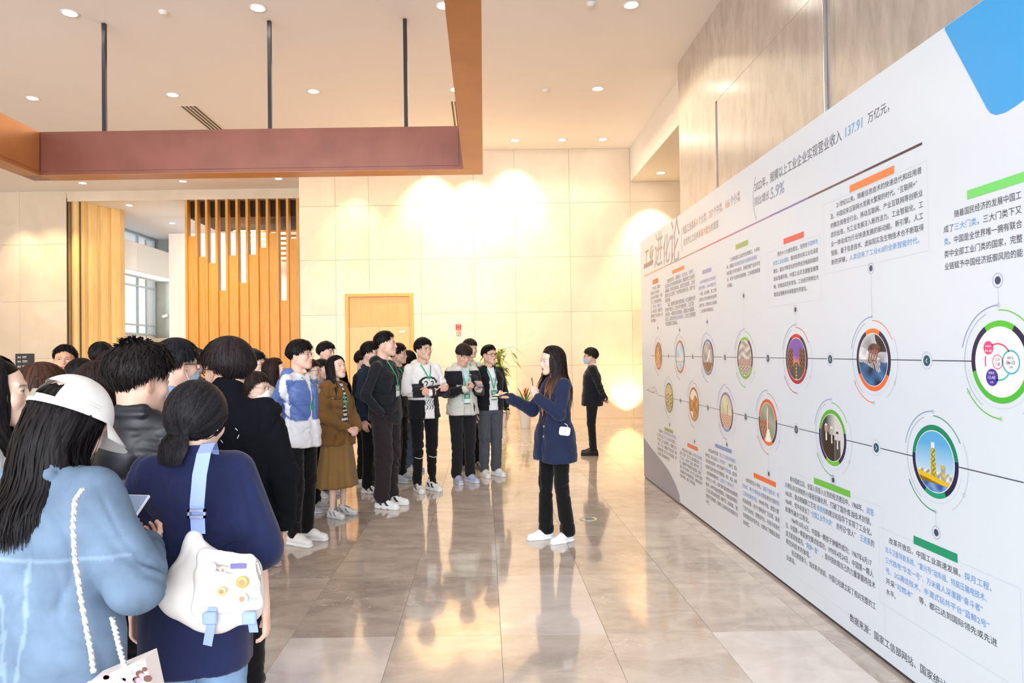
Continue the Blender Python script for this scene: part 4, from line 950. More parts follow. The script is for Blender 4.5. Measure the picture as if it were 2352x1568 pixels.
def hair_mesh(style, seed=0, n=420, seg=8, hang=None, wlk=.011, mess=1.0, tips=None, base=(.009, .007, .008), backpush=.05, frontdrape=.5, skip=None, whorl=(0, -.35), wide=1.0):
    st = HST[style]; rng = np.random.RandomState(seed); hang = st.get('hang', 0) if hang is None else hang
    c0 = np.array([0, -.014, .018]); e = np.array([.077*wide, .098, .096])
    def edge(az): return np.interp(abs((az+180) % 360-180), HAZ, st['th'])
    tap = style in ('short', 'crop', 'bangs', 'fluffy', 'spiky')
    def rad(d, extra):
        v = st['vol']+(st['top']-st['vol'])*max(0, d[2]); r = 1/math.sqrt(((d/e)**2).sum())
        if tap and d[2] < -.08: k_ = min(1, (-.08-d[2])/.6); v = v*(1-.9*k_)-.020*k_*max(0, -d[1])
        return r+v+extra
    V = []; Fc = []; C = []
    base = np.array(base); tipc = np.array(tips) if tips is not None else base
    # under-shell
    na, nt = 48, 14; b0 = 0
    for i in range(nt+1):
        for j in range(na):
            az = 360*j/na; th = edge(az)*.985*i/nt; a, t = math.radians(az), math.radians(th)
            d = np.array([math.sin(a)*math.sin(t), math.cos(a)*math.sin(t), math.cos(t)]); r = rad(d, -.006 if i < nt else -st['vol']-.004)
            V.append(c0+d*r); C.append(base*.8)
    for i in range(nt):
        for j in range(na): Fc.append((i*na+j, (i+1)*na+j, (i+1)*na+(j+1) % na, i*na+(j+1) % na))
    wh = np.array([whorl[0], whorl[1]])
    longst = hang > 0
    for k in range(n):
        az = rng.rand()*360; s_az = (az+180) % 360-180
        if longst and rng.rand() < .25: az = 180+rng.uniform(-85, 85); s_az = (az+180) % 360-180
        e_th = edge(az)+rng.uniform(-12, 6)*mess; lay = rng.rand()
        if lay < .45: e_th *= rng.uniform(.62, 1)
        t0 = e_th*rng.uniform(0, .35) if lay < .6 else e_th*rng.uniform(.25, .6)
        off = rng.uniform(-.004, .004)*mess+.002*(lay < .5); drift = rng.uniform(-14, 14)*mess
        swept = style == 'long' and abs(s_az) < 64
        if swept: drift = (1 if s_az > 8 else -1)*rng.uniform(72, 96)-s_az; e_th = rng.uniform(98, 112); t0 = rng.uniform(4, 22); s_az = 80*(1 if s_az > 8 else -1)
        P = []; Nn = []
        for i in range(seg+1):
            u = i/seg; th = t0+(e_th-t0)*(u**1.25 if swept else u); a = math.radians(az+drift*(u**.8 if swept else u)); t = math.radians(th)
            d = np.array([math.sin(a)*math.sin(t), math.cos(a)*math.sin(t), math.cos(t)])
            d = d+np.array([wh[0], wh[1], 0])*.9*(1-u)**2*math.cos(t)*.6; d /= np.linalg.norm(d)
            x = off+(.004*mess*u*u*rng.uniform(-.5, 1.5))
            if tap and abs(s_az) < 60: x += .007*u*u*math.sin(az*.19+seed)*mess
            if style == 'spiky': x += .018*u*u*rng.uniform(-.3, 1.4)*max(0, d[2]+.25)
            if style in ('short', 'crop', 'bangs') and u > .8 and abs(s_az) > 60: x -= (u-.8)*5*st['vol']*.9
            P.append(c0+d*rad(d, x)); Nn.append(d)
        if longst and abs(s_az) > 58 and lay > .2:
            p = P[-1]; L_ = hang*rng.uniform(.72, 1.0); front = abs(s_az) < 100 and rng.rand() < frontdrape
            nh = 7; out = N3([p[0], p[1]-c0[1], 0]); base_p = p.copy()
            for i in range(1, nh+1):
                u = i/nh; z = base_p[2]-L_*u; q = base_p.copy(); q[2] = z
                sh = 1/(1+math.exp(-(-z-.17)*40))            # below the neck: lie over shoulder
                if front: q[1] += .055*sh+.02*u; q[0] += np.sign(q[0])*(.018*u)
                else: q[1] -= backpush*sh*(1-.3*abs(q[0])/.09)-.015*(1-sh)*u; q[0] += np.sign(q[0])*.02*sh*min(1, abs(q[0])/.05)
                q += np.array([rng.uniform(-.003, .003), rng.uniform(-.003, .003), 0])*mess
                P.append(q); Nn.append(out if not front else N3([out[0], abs(out[1])+.4, .2]))
        if style == 'tied':
            s0_ = rng.rand()**.6; d0 = np.array([math.sin(math.radians(az))*math.sin(math.radians(edge(az)*s0_)), math.cos(math.radians(az))*math.sin(math.radians(edge(az)*s0_)), math.cos(math.radians(edge(az)*s0_))])
            d1 = N3([rng.uniform(-.34, .34), -.66, -.86]); om = math.acos(np.clip(d0@d1, -1, 1))+1e-3; P = []; Nn = []
            for i in range(seg+1):
                u = i/seg; d = (math.sin((1-u)*om)*d0+math.sin(u*om)*d1)/math.sin(om); d = N3(d); P.append(c0+d*rad(d, off+.010*u**3)); Nn.append(d)
            if k % 3 == 0:
                p0 = P[-1].copy()
                for i in range(1, 6): u = i/5; P.append(p0+np.array([rng.uniform(-.006, .006)+d1[0]*.05*math.sin(3*u), -.012*math.sin(2.6*u)+rng.uniform(-.003, .003), -.10*u])); Nn.append(N3([d1[0]*2, -1, 0]))
        if style == 'spiky' and k % 9 == 0:
            a = rng.rand()*6.283; t = rng.uniform(.0, .5); d = np.array([math.sin(a)*math.sin(t), math.cos(a)*math.sin(t)-.25, math.cos(t)]); d = N3(d); p0 = c0+d*rad(d, -.004); dr = N3(d+np.array([rng.uniform(-.9, .9), rng.uniform(-.9, .5), rng.uniform(.0, .4)])); L_ = rng.uniform(.02, .055)
            P = [p0+dr*L_*i/seg+np.array([0, 0, -.02*(i/seg)**2]) for i in range(seg+1)]; Nn = [d]*(seg+1)
        if skip and skip(P[-1]): continue
        m = len(P); b = len(V); w0 = wlk*rng.uniform(.7, 1.4)
        sh_ = rng.uniform(.6, 1.5)
        for i in range(m):
            T = P[min(i+1, m-1)]-P[max(i-1, 0)]; S = np.cross(T, Nn[i]); S /= (np.linalg.norm(S)+1e-9)
            u = i/(m-1); w = w0*(.55+.45*min(1, u*5))*(1-.85*max(0, (u-.72)/.28)**1.3); lift = w*.28
            V += [P[i]-S*w, P[i]+Nn[i]*lift, P[i]+S*w]
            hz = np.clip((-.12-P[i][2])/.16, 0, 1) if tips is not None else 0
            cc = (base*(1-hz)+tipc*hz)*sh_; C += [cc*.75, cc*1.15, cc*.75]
        for i in range(m-1):
            q = b+3*i; Fc += [(q, q+1, q+4, q+3), (q+1, q+2, q+5, q+4)]
    return np.array(V, np.float32), np.array(Fc, np.int32), np.array(C, np.float32)

# ---------------------------------------------------------------- shoes (prototype per kind)
SHOES = {}
def shoe_proto(kind):
    if kind in SHOES: return SHOES[kind]
    chunky = kind == 'chunky'; s = SDF((-.075, -.13, -.01), (.075, .2, .15), .0055)
    hs = .034 if chunky else .022
    s.cone((0, -.07, .045), (0, .03, .05), .040, .042, 0, flat=(0, 0, 1), fs=1.0)
    s.cone((0, .03, .05), (.006, .135, .034), .044, .036, .03, flat=(0, 0, 1), fs=.85)
    s.cone((0, -.055, .06), (0, -.045, .105), .040, .037, .02)
    s.cone((0, .0, .075), (0, .05, .058), .034, .030, .02)
    s.ell((0, -.045, .135), (.028, .034, .03), .006, sub=True)
    s.box((0, .03, -.03), (.1, .2, .03+hs), 0, sub=True)
    up = s.mesh()
    t = SDF((-.075, -.14, -.012), (.075, .205, .06), .0055)
    t.cone((0, -.072, .02), (0, .02, .02), .044, .040, 0); t.cone((0, .02, .02), (.006, .135, .02), .046, .040, .02)
    t.box((0, .03, .1), (.1, .2, .1-hs-.004), .004, sub=True); t.box((0, .03, -.05), (.1, .2, .05), .004, sub=True)
    if chunky:
        for y in (-.02, .06): t.cone((-.1, y, 0), (.1, y, 0), .009, .009, .004, sub=True)
    so = t.mesh()
    lb = MB()
    for i in range(5):
        y = .015+i*.016; z = .110-i*.0085; lb.tube([(-.026, y, z-.012), (0, y+.004, z), (.026, y, z-.012)], .0028, 5)
    me_l = mk_mesh('laces', lb.V, lb.F, [])
    SHOES[kind] = (up, so, (np.array(lb.V), lb.F)); return SHOES[kind]
SHOE_ME = {}
def shoe_meshes(kind, cu, cs, cl):
    key = (kind, cu, cs, cl)
    if key in SHOE_ME: return SHOE_ME[key]
    up, so, la = shoe_proto(kind)
    def m(nm, c, r): return mat('shoe_'+c[1:]+nm, lin(c), r, bump=.15, bscale=150)
    def cf(V):
        c = np.tile(np.array(lin(cu)), (len(V), 1))
        if kind == 'chunky':
            k = (V[:, 1] > -.07) & (V[:, 1] < .09) & (V[:, 2] > .036) & (V[:, 2] < .085) & (np.abs(V[:, 0]) > .02) & (np.sin(V[:, 1]*85+V[:, 2]*70) > .35); c[k] = lin(cl)
            k = (np.abs(V[:, 0]) < .020) & (V[:, 1] > -.01) & (V[:, 1] < .075) & (V[:, 2] > .05); c[k] = lin(cl)
            k = (V[:, 1] < -.085) & (V[:, 2] > .05); c[k] = lin(cl)
        return c
    a = mk_mesh('shoe', up[0], up[1], [mat('shoe_upper', (1, 1, 1), .6, attr='Col', bump=.1, bscale=200)], smooth=True, col=cf(up[0]))
    b = mk_mesh('sole', so[0], so[1], [m('sole', cs, .6)], smooth=True)
    c = mk_mesh('laces', la[0], la[1], [m('lace', cl, .7)], smooth=True)
    SHOE_ME[key] = (a, b, c); return SHOE_ME[key]

# ---------------------------------------------------------------- fabrics
M_skin = mat('skin', (1, 1, 1), .48, attr='Col', spec=.4, bump=.03, bscale=350, sss=.12)
M_hair = mat('hair', (.6, .6, .6), .47, attr='Col', spec=.09)
def fabric(kind='cloth'):
    return {'cloth': lambda: mat('fabric_cloth', (1, 1, 1), .85, attr='Col', spec=.2, bump=.25, bscale=420, var=.06, vscale=9, sheen=.15),
            'satin': lambda: mat('fabric_satin', (1, 1, 1), .42, attr='Col', spec=.45, bump=.1, bscale=300, var=.05, vscale=9),
            'denim': lambda: mat('fabric_denim', (1, 1, 1), .9, attr='Col', spec=.15, bump=.15, bscale=900, var=.13, vscale=14),
            'knit': lambda: mat('fabric_knit', (1, 1, 1), .9, attr='Col', spec=.15, bump=.6, bscale=260, var=.05, vscale=9)}[kind]()

# ---------------------------------------------------------------- arm poses (fractions of height, right side; the left mirrors x)
POSE = {
 'down': ((.138, -.012, .635), (.142, .02, .492), (0, .12, -1), (-1, 0, 0), 'relax'),
 'behind': ((.150, -.065, .640), (.050, -.118, .520), (-1, -.1, -.35), (0, -1, 0), 'relax'),
 'clasp': ((.140, .0, .635), (.045, .120, .545), (-.85, .35, -.55), (-.3, -1, -.2), 'relax'),
 'crossR': ((.145, .035, .650), (-.045, .125, .665), (-1, .05, .12), (0, -1, 0), 'relax'),
 'crossL': ((.145, .03, .640), (-.02, .14, .645), (-1, .05, .1), (0, -1, 0), 'fist'),
 'phone': ((.140, .02, .640), (.045, .155, .675), (-.25, 1, .35), (-.2, -.3, 1), 'hold'),
 'pocket': ((.165, -.035, .640), (.135, .045, .535), (-.2, .5, -1), (-1, 0, 0), 'relax'),
 'akimbo': ((.235, -.055, .665), (.115, -.05, .590), (-.9, .5, -.2), (-.3, 0, -1), 'relax'),
 'mic': ((.120, .06, .655), (.02, .13, .770), (-.25, .35, 1), (-1, -.2, .2), 'fist'),
 'out': ((.150, .06, .660), (.13, .20, .740), (.05, 1, .25), (0, 0, 1), 'hold'),
}
def mirror(p, s): return np.array([p[0]*s, p[1], p[2]])
def person(spec):
    g = spec.get; H = spec['H']; sex = g('sex', 'm'); x, y = spec['at']; seed = g('seed', int(abs(x*97+y*31)*10) % 997)
    root = empty('person', (x, y, 0), math.radians(g('face', 0)-90)); tag(root, spec['label'], 'person', g('group'))
    near = g('near', 1); vh = {2: .0023, 1: .003, 0: .0042}[near]; vg = {2: .0085, 1: .0115, 0: .016}[near]; vis = g('vis', 'full')
    bw = g('bulk', 1.0); tw = g('hw', 0)                     # body bulk
    skin = SKIN[g('skin', 'f' if sex == 'f' else 'm')]
    sc = g('hs', 1.0)*(H/1.72)**.45
    swf = .98 if sex == 'm' else .88
    shx = .100*H*swf*g('shw', 1.0); shz = .800*H; nbz = .836*H
    bend = g('bend', 0.0)                                    # forward lean of the upper body in metres at the neck
    pit, yaw, rol = [math.radians(a) for a in g('head', (0, 0, 0))]
    nb = np.array([0, -.012*H+bend, nbz])
    hc = np.array([0, .016+bend, H-(.128+g('hairh', .012))*sc])+np.array([0, -math.sin(pit)*-.05*1, -(1-math.cos(pit))*.06])
    RH = Matrix.Rotation(yaw, 3, 'Z') @ Matrix.Rotation(-pit, 3, 'X') @ Matrix.Rotation(rol, 3, 'Y'); RHn = np.array(RH)
    def toB(V): return (V*sc)@RHn.T+hc
    nl = RHn.T@((nb+np.array([0, .0, -.03]))-hc)/sc
    # ---- body: one surface (head and neck, trunk, limbs, hands)
    Vp, Qp, Cp = [], [], []; nv = 0
    def addp(V, Q, C):
        nonlocal nv
        Vp.append(np.asarray(V, np.float32)); Qp.append(np.asarray(Q)+nv); Cp.append(C); nv += len(V)
    hv, hq = head_mesh(nl, vh, sex, g('wide', 1.0), g('mouth', 0), neck_r=.053 if sex == 'm' else .045)
    addp(toB(hv), hq, head_colors(hv, skin, g('lips'), browt=1.0 if sex == 'm' else .75))
    arms = g('arms', ('down', 'down'))
    if isinstance(arms, str): arms = (arms, arms)
    AR = []
    for sd, nm in ((1, arms[0]), (-1, arms[1])):
        if isinstance(nm, tuple): E_, W_, Dd, Nn, hp = nm
        else: E_, W_, Dd, Nn, hp = POSE[nm]
        S_ = np.array([sd*shx, bend*.9-.010, shz-.006*H]); E_ = mirror(np.array(E_)*H, sd); W_ = mirror(np.array(W_)*H, sd)
        E_[0] += sd*(bw-1)*.09; E_[1] += bend*.5; W_[1] += bend*.7
        if nm in ('down', 'pocket'): W_[0] += sd*(bw-1)*.08
        AR.append((S_, E_, W_, mirror(Dd, sd), mirror(Nn, sd), hp, sd, nm))
    lx = .052*H; stance = g('stance', .0); st_y = g('step', 0.0)
    LG = []
    for sd in (1, -1):
        hip = np.array([sd*lx, 0, .515*H]); an = np.array([sd*(lx+stance), sd*st_y, .045*H]); kn = (hip+an)/2+np.array([0, .012*H, .02*H]); LG.append((hip, kn, an, sd))
    s = SDF((-.36*H/1.7-.1, -.32, -.0), (.36*H/1.7+.1, .42+bend, H*.86), .017)
    s.loft([(.50*H, 0, 0, .080*H*bw, .052*H*bw), (.60*H, 0, .0, .068*H*bw, .048*H*bw), (.72*H, 0, bend*.5, .082*H*bw, .055*H*bw), (.775*H, 0, bend*.85-.004, .070*H, .036*H), (.805*H, 0, bend-.008, .045*H, .026*H), (.825*H, 0, bend-.008, .026*H, .024*H)], 0)
    for (S_, E_, W_, *_r) in AR: s.cone(S_, E_, .030, .026, .02); s.cone(E_, W_, .026, .019, .01)
    for (hip, kn, an, sd) in LG: s.cone(hip, kn, .060, .042, .02); s.cone(kn, an, .044 if g('bare') else .040, .027, .01)
    bv, bq = s.mesh(); addp(bv, bq, np.tile(np.array(g('legcol') or skin), (len(bv), 1)))
    hsc = .93*(H/1.72)*(1 if sex == 'm' else .92)
    for (S_, E_, W_, Dd, Nn, hp, sd, nm) in AR:
        if nm == 'pocket': continue
        v, q = place_hand(hp, W_+N3(W_-E_)*.012, Dd, Nn, sd, hsc); addp(v, q, np.tile(np.array(skin)*np.array([1, .93, .9]), (len(v), 1)))
    ev, ef, ec = eyes_mesh(g('gaze', (0, 0)))
    addp(toB(ev), np.array(ef), ec)
    me = mk_mesh('body', np.vstack(Vp), np.vstack(Qp), [M_skin], smooth=True, col=np.vstack(Cp)); link('body', me, root)
    # ---- hair
    hkw = dict(g('hairkw', {})); nlk = hkw.pop('n', {2: 2400, 1: 800, 0: 300}[near]); hkw.setdefault('mess', 1.6 if (near < 2 and sex == 'm') else 1.0); wl = hkw.pop('wlk', {2: .0042, 1: .0072, 0: .012}[near])
    V, Q, C = hair_mesh(g('hair', 'short'), seed, n=nlk, wlk=wl, base=g('hcol', (.009, .0075, .008)), wide=g('wide', 1.0), **hkw)
    long_ = HST[g('hair', 'short')].get('hang', 0)
    if long_:
        # the hanging part falls straight down whatever the head does
        Vb = toB(V); up = V[:, 2] > -.06; w = np.clip((-.04-V[:, 2])/.10, 0, 1)[:, None]
        yawM = np.array(Matrix.Rotation(yaw, 3, 'Z')); Vd = (V*sc)@yawM.T+hc+RHn@np.array([0, 0, -.06])*sc-yawM@np.array([0, 0, -.06])*sc
        V = Vb*(1-w)+Vd*w
    else: V = toB(V)
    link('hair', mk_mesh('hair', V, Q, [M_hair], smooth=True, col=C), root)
    # ---- trousers / skirt
    bot = g('bottom', dict(kind='pants', col='#15151A'))
    if bot and vis == 'full':
        bc = lin(bot['col'])
        if bot['kind'] in ('pants', 'shorts'):
            rw = bot.get('w', 1.0); s = SDF((-.32, -.26, .0), (.32, .30, .66*H), vg)
            s.loft([(.47*H, 0, 0, .080*H*bw, .058*H*bw), (.53*H, 0, 0, .084*H*bw, .061*H*bw), (.60*H, 0, 0, .070*H*bw, .050*H*bw), (.63*H, 0, 0, .066*H*bw, .048*H*bw)], 0, p=2.2)
            for (hip, kn, an, sd) in LG:
                r1, r2, r3 = .053*H*rw**.5*bw**.7, .039*H*rw, .033*H*rw*bot.get('hem', 1.0)
                if bot['kind'] == 'shorts':
                    e_ = kn+(an-kn)*.10; s.cone(hip+[0, 0, -.01], e_, r1, r2*1.25, .02)
                else:
                    e_ = an+np.array([0, -.004, r3*.62-.02+bot.get('up', .0)]); s.cone(hip, kn, r1, r2, .02); s.cone(kn, e_, r2, r3, .02)
            if bot['kind'] == 'shorts': s.box((0, 0, .0), (.4, .4, .255*H), .004, sub=True)
            else: s.box((0, 0, .0), (.4, .4, .034*H+bot.get('up', 0)), .006, sub=True)
            V, Q = s.mesh(); zc = V[:, 2]; m_ = .5+.8*np.exp(-((zc-.27*H)/.07)**2)+1.3*np.exp(-((zc-.07*H)/.06)**2)+.6*np.exp(-((zc-.48*H)/.05)**2)
            V = folds(V, Q, .015*bot.get('fold', 1.0), seed, 26, 10, m_)
            C = np.tile(np.array(bc), (len(V), 1)); fn = bot.get('fn')
            if fn: C = fn(V, C, H)
            link('trousers' if bot['kind'] == 'pants' else 'shorts', mk_mesh('trousers', V, Q, [fabric(bot.get('fab', 'cloth'))], smooth=True, col=C), root)
        else:
            z0, z1 = bot.get('z0', .22)*H, .62*H; na, nz = 120, 22; V = []; Fc = []
            for side in (0, 1):
                for i in range(nz+1):
                    u = i/nz; z = z1+(z0-z1)*u
                    for j in range(na):
                        a = 2*math.pi*j/na; fl = 1+.055*u*math.cos(9*a+1.2*math.sin(2*a+seed))+.03*u*math.cos(17*a); rr = (.072+(bot.get('r', .115)-.072)*u**.8)*H*bw*fl-.004*side
                        V.append((math.cos(a)*rr*1.06, math.sin(a)*rr*.80, z))
            for side in (0, 1):
                o_ = side*(nz+1)*na
                for i in range(nz):
                    for j in range(na):
                        f = (o_+i*na+j, o_+(i+1)*na+j, o_+(i+1)*na+(j+1) % na, o_+i*na+(j+1) % na); Fc.append(f if not side else f[::-1])
            o_ = (nz+1)*na
            for j in range(na): Fc.append((nz*na+j, o_+nz*na+j, o_+nz*na+(j+1) % na, nz*na+(j+1) % na))
            link('skirt', mk_mesh('skirt', V, np.array(Fc), [fabric(bot.get('fab', 'cloth'))], smooth=True, col=np.tile(np.array(bc), (len(V), 1))), root)
    # ---- shoes
    if vis == 'full' and g('shoe', 1):
        kd, cu, cs, cl = g('shoe', ('plain', '#E8E8EA', '#F2F2F2', '#D8D8DC'))
        a, b_, c_ = shoe_meshes(kd, cu, cs, cl)
        for (hip, kn, an, sd) in LG:
            o = link('shoe', a, root, (an[0], an[1]+.025, 0), (0, 0, -sd*math.radians(g('toe', 9)))); o.scale = (H/1.72*.98*(1 if sex == 'm' else .9),)*3
            link('sole', b_, o); link('laces', c_, o)['kind'] = 'stuff'
            if g('sock'):
                t = MB(); t.lathe([(.040, .06), (.037, .10), (.036, .15), (.038, g('sockh', .17))], n=16); t.build('sock', mat('sock_'+g('sock')[1:], lin(g('sock')), .9, bump=.3), root, True, loc=(an[0], an[1]-.01, .0))
    # ---- top garments
    top = g('top'); front_y = None
    rows = None
    tops = [t for t in (g('inner'), top) if t]
    for ti, tp in enumerate(tops):
        inner = (ti == 0 and len(tops) == 2)
        ez = tp.get('ease', .010 if inner else (.032 if len(tops) == 2 else .018)); hem = tp.get('hem', .49)*H; hw = tp.get('hemw', .0)
        a_ = lambda f, b_: (f*H*bw+ez)
        rows = [(hem, 0, 0, .084*H*bw+ez+hw, .063*H*bw+ez+hw*.7), (.55*H, 0, .0, .085*H*bw+ez+hw*.6, .063*H*bw+ez+hw*.4), (.62*H, 0, 0, (.076 if sex == 'm' else .070)*H*bw+ez+hw*.3, .056*H*bw+ez), (.70*H, 0, bend*.4, .086*H*bw**.8+ez, .060*H*bw**.8+ez*.9),
                (.745*H, 0, bend*.65, .088*H*bw**.5+ez, .060*H*bw**.6+ez*.8), (.785*H, 0, bend*.85-.004, .082*H+ez*.6, .047*H+ez*.6), (.812*H, 0, bend*.95-.008, .060*H+ez*.3, .038*H+ez*.4), (.832*H, 0, bend*1.0-.010, .042*H+ez*.3, .035*H+ez*.3)]
        rows = [r for r in rows if r[0] >= hem-1e-6]
        s = SDF((-.30*H, -.30, hem-.06), (.30*H, .45+bend, .93*H), vg)
        s.loft(rows, 0, p=2.3)
        slv = tp.get('sleeve', 'long'); sr = tp.get('sr', 1.0)
        for (S_, E_, W_, Dd, Nn, hp, sd, nm) in AR:
            s.cone(nb+[sd*.025, .0, -.028], S_+[-sd*.01, 0, .0], .026+ez*.5, .037*sr+ez*.4, .035)
            rs, re, rw_ = (.042+ez*.35)*sr, (.041+ez*.35)*sr, (.034+ez*.25)*tp.get('cuff', 1.0)*sr**.5
            if slv == 'long' and not (inner):
                s.cone(S_, E_, rs, re, .03); d = N3(W_-E_); s.cone(E_, W_-d*.012, re, rw_, .015)
            elif slv == 'half':
                s.cone(S_, S_+(E_-S_)*tp.get('sl', .85), rs, re*tp.get('sopen', 1.25), .03)
        # open end of the sleeves (cut flat just before the wrist)
        for (S_, E_, W_, Dd, Nn, hp, sd, nm) in AR:
            if slv == 'long' and not inner and nm not in ('pocket', 'crossR', 'crossL'):
                d = N3(W_-E_); s.ell(W_+d*.022, (.034*1.0, .034, .034), .004, sub=True)
            if slv == 'half':
                q = S_+(E_-S_)*tp.get('sl', .85); d = N3(E_-S_); s.box(q+d*(.045+re), (.075, .075, .045), .004, sub=True, R=np.array(Vector(d).to_track_quat('Z', 'Y').to_matrix()))
        cd_ = .045
        if tp.get('neck') == 'turtle': s.cone(nb+[0, .004, -.03], nb+[0, .014, .050*H/1.7+.01], .072, .068, .02)
        elif tp.get('neck') == 'hood':
            s.cone(nb+[-.055, -.040, -.004], nb+[.055, -.040, -.004], .040, .040, .03); s.ell(nb+[0, -.085, -.03], (.105, .055, .070), .03); s.cone(nb+[-.08, -.05, -.01], nb+[.08, -.05, -.01], .034, .034, .03)
            for sd in (1, -1): s.cone(nb+[sd*.062, -.03, .005], nb+[sd*.030, .062, -.050], .028, .018, .02)
        elif tp.get('neck') == 'collar':
            for sd in (1, -1):
                s.cone(nb+[sd*.052, -.025, .015], nb+[sd*.034, .058, -.020], .016, .013, .010); s.cone(nb+[sd*.045, .045, -.010], nb+[sd*.060, .085, -.065], .010, .008, .008, flat=(0, 1, 0), fs=.8)
            s.cone(nb+[-.048, -.038, .015], nb+[.048, -.038, .015], .018, .018, .010); s.cone(nb+[-.06, -.052, -.004], nb+[.06, -.052, -.004], .014, .014, .008)
        elif tp.get('neck') == 'wide':
            for sd in (1, -1): s.ell(nb+[sd*.095, .005, -.045], (.10, .105, .022), .008, R=np.array(Euler((0, sd*.42, 0)).to_matrix()))
            s.ell(nb+[0, -.07, -.035], (.13, .07, .022), .01)
        # neck opening
        dirn = N3((hc-nb)+[0, 0, .02]); s.cone(nb+dirn*(.012 if tp.get('neck') in ('turtle', 'collar') else .0)+[0, .010, 0], nb+dirn*.16+[0, .006, 0], (.056 if sex == 'm' else .049), (.058 if tp.get('neck') == 'turtle' else .066), .008, sub=True)
        if tp.get('neck') in (None, 'crew', 'hood') : s.ell(nb+[0, .055, .004], (.045, .05, .035), .012, sub=True)
        if tp.get('vneck'): s.cone(nb+[0, .08, .02], nb+[0, .10, -.13], .05, .008, .006, sub=True)
        if tp.get('open'):
            w0, w1 = tp['open']; zt_ = .835*H
            for z in np.arange(hem-.03, zt_, .018):
                u = (zt_-z)/(zt_-hem); w = w0+(w1-w0)*u; yb = np.interp(z, [r[0] for r in rows], [r[2]+r[4] for r in rows])
                s.box((tp.get('ox', 0)*u, yb+.018, z), (w, .056, .012), .003, sub=True)
            for (S_, E_, W_, Dd, Nn, hp, sd, nm) in AR:           # keep the forearms whole in front of the opening
                if W_[1] > .08:
                    s.cone(E_, W_-N3(W_-E_)*.012, re, rw_, .008)
        V, Q = s.mesh()
        nx_ = np.abs(V[:, 0]); m_ = np.ones(len(V))
        for (S_, E_, W_, *_r) in AR: m_ += 1.0*np.exp(-(np.linalg.norm(V-E_, axis=1)/.07)**2)+.7*np.exp(-(np.linalg.norm(V-W_, axis=1)/.08)**2)
        m_ *= np.where(V[:, 2] > .80*H, .35, 1.0)
        V = folds(V, Q, (.004 if inner else .017)*tp.get('fold', 1.0), seed+ti, tp.get('fz', 20), 8, m_)
        C = np.tile(np.array(lin(tp['col'])), (len(V), 1))
        if tp.get('fn'): C = tp['fn'](V, C, H, AR)
        link(tp.get('name', 'jacket'), mk_mesh('garment', V, Q, [fabric(tp.get('fab', 'cloth'))], smooth=True, col=C), root)
        zr_, yr_, cr_ = [r[0] for r in rows], [r[4] for r in rows], [r[2] for r in rows]; ar_ = [r[3] for r in rows]
        if inner or not tp.get('open') or front_y is None:
            def front_y(x_, z_, zr_=zr_, yr_=yr_, cr_=cr_, ar_=ar_):
                a, b2, c = np.interp(z_, zr_, ar_), np.interp(z_, zr_, yr_), np.interp(z_, zr_, cr_)
                return c+b2*max(0.05, 1-abs(x_/a)**2.3)**(1/2.3)
    spec['_'] = dict(root=root, H=H, nb=nb, hc=hc, RH=RHn, sc=sc, AR=AR, LG=LG, front_y=front_y, toB=toB)
    # ---- accessories
    if g('lanyard'):
        lc = mat('ribbon_'+g('lanyard')[1:], lin(g('lanyard')), .45); zb = g('badgez', .60)*H; bx = g('badgex', 0.0); b = MB()
        for sd in (1, -1):
            P = [nb+[sd*.060, -.028, .012]]
            for t in np.linspace(0.08, 1, 9):
                z = nbz-.02+(zb+.09-nbz+.02)*t; xx = sd*(.062*(1-t)+.004)+bx*t; P.append(np.array([xx, (front_y(xx, z) if front_y else .1)+.014, z]))
            b.strip(P, .015, [Vector((sd*.6*(1-i/9), 1, .35*(1-i/9))) for i in range(10)])
        b.tube([P[-1]+[-sd*0, 0, 0], P[-1]+[0, .002, -.03]], .003, 6)
        ln = b.build('lanyard', lc, root)
        if g('badge', True):
            cz = zb; yy = max(front_y(bx, cz+.06), front_y(bx, cz-.06))+.016
            t = MB(); t.box(bx-.038, bx+.038, yy, yy+.003, cz-.062, cz+.062, mi=1); t.box(bx-.038, bx+.038, yy+.003, yy+.0042, cz+.002, cz+.062, mi=0); t.box(bx-.038, bx+.038, yy+.003, yy+.0042, cz-.062, cz-.048, mi=0)
            for (u0, u1, v0, v1, mi) in ((-.024, .024, .040, .046, 1), (-.02, .02, .026, .034, 1), (-.026, .026, .014, .018, 1), (-.024, -.018, -.026, -.018, 2), (.010, .024, -.026, -.020, 2)): t.box(bx+u0, bx+u1, yy+.0042, yy+.005, cz+v0, cz+v1, mi=mi)
            t.build('badge', [mat('badge_green', lin('#22936A'), .35), mat('badge_white', (.85, .87, .85), .35), mat('badge_pink', (.75, .45, .42), .4)], root)
    if g('glasses'):
        gm = mat('frame_'+g('glasses')[1:], lin(g('glasses')), .3, .3); b = MB(); rr = g('grim', .0011)
        for sd in (1, -1):
            P = []
            for k in range(21):
                a = 2*math.pi*k/20; cx, cz = math.cos(a), math.sin(a); e_ = g('gsq', 2.6); f_ = (abs(cx)**e_+abs(cz)**e_)**(-1/e_)
                P.append(Vector((sd*.0335+cx*f_*.0245, .1005-.10*abs(sd*.0335+cx*f_*.0245)**1.35*3.1, .000+cz*f_*.0195)))
            b.tube(P, rr, 6, cap=False)
            wd = g('wide', 1.0)
            b.tube([(sd*.057, .091, .006), (sd*.074*wd, .07, .008), (sd*.081*wd, .01, .006), (sd*.082*wd, -.012, .0), (sd*.079*wd, -.03, -.015)], rr*1.2, 6)
        b.tube([(-.010, .099, .004), (0, .103, .007), (.010, .099, .004)], rr, 6)
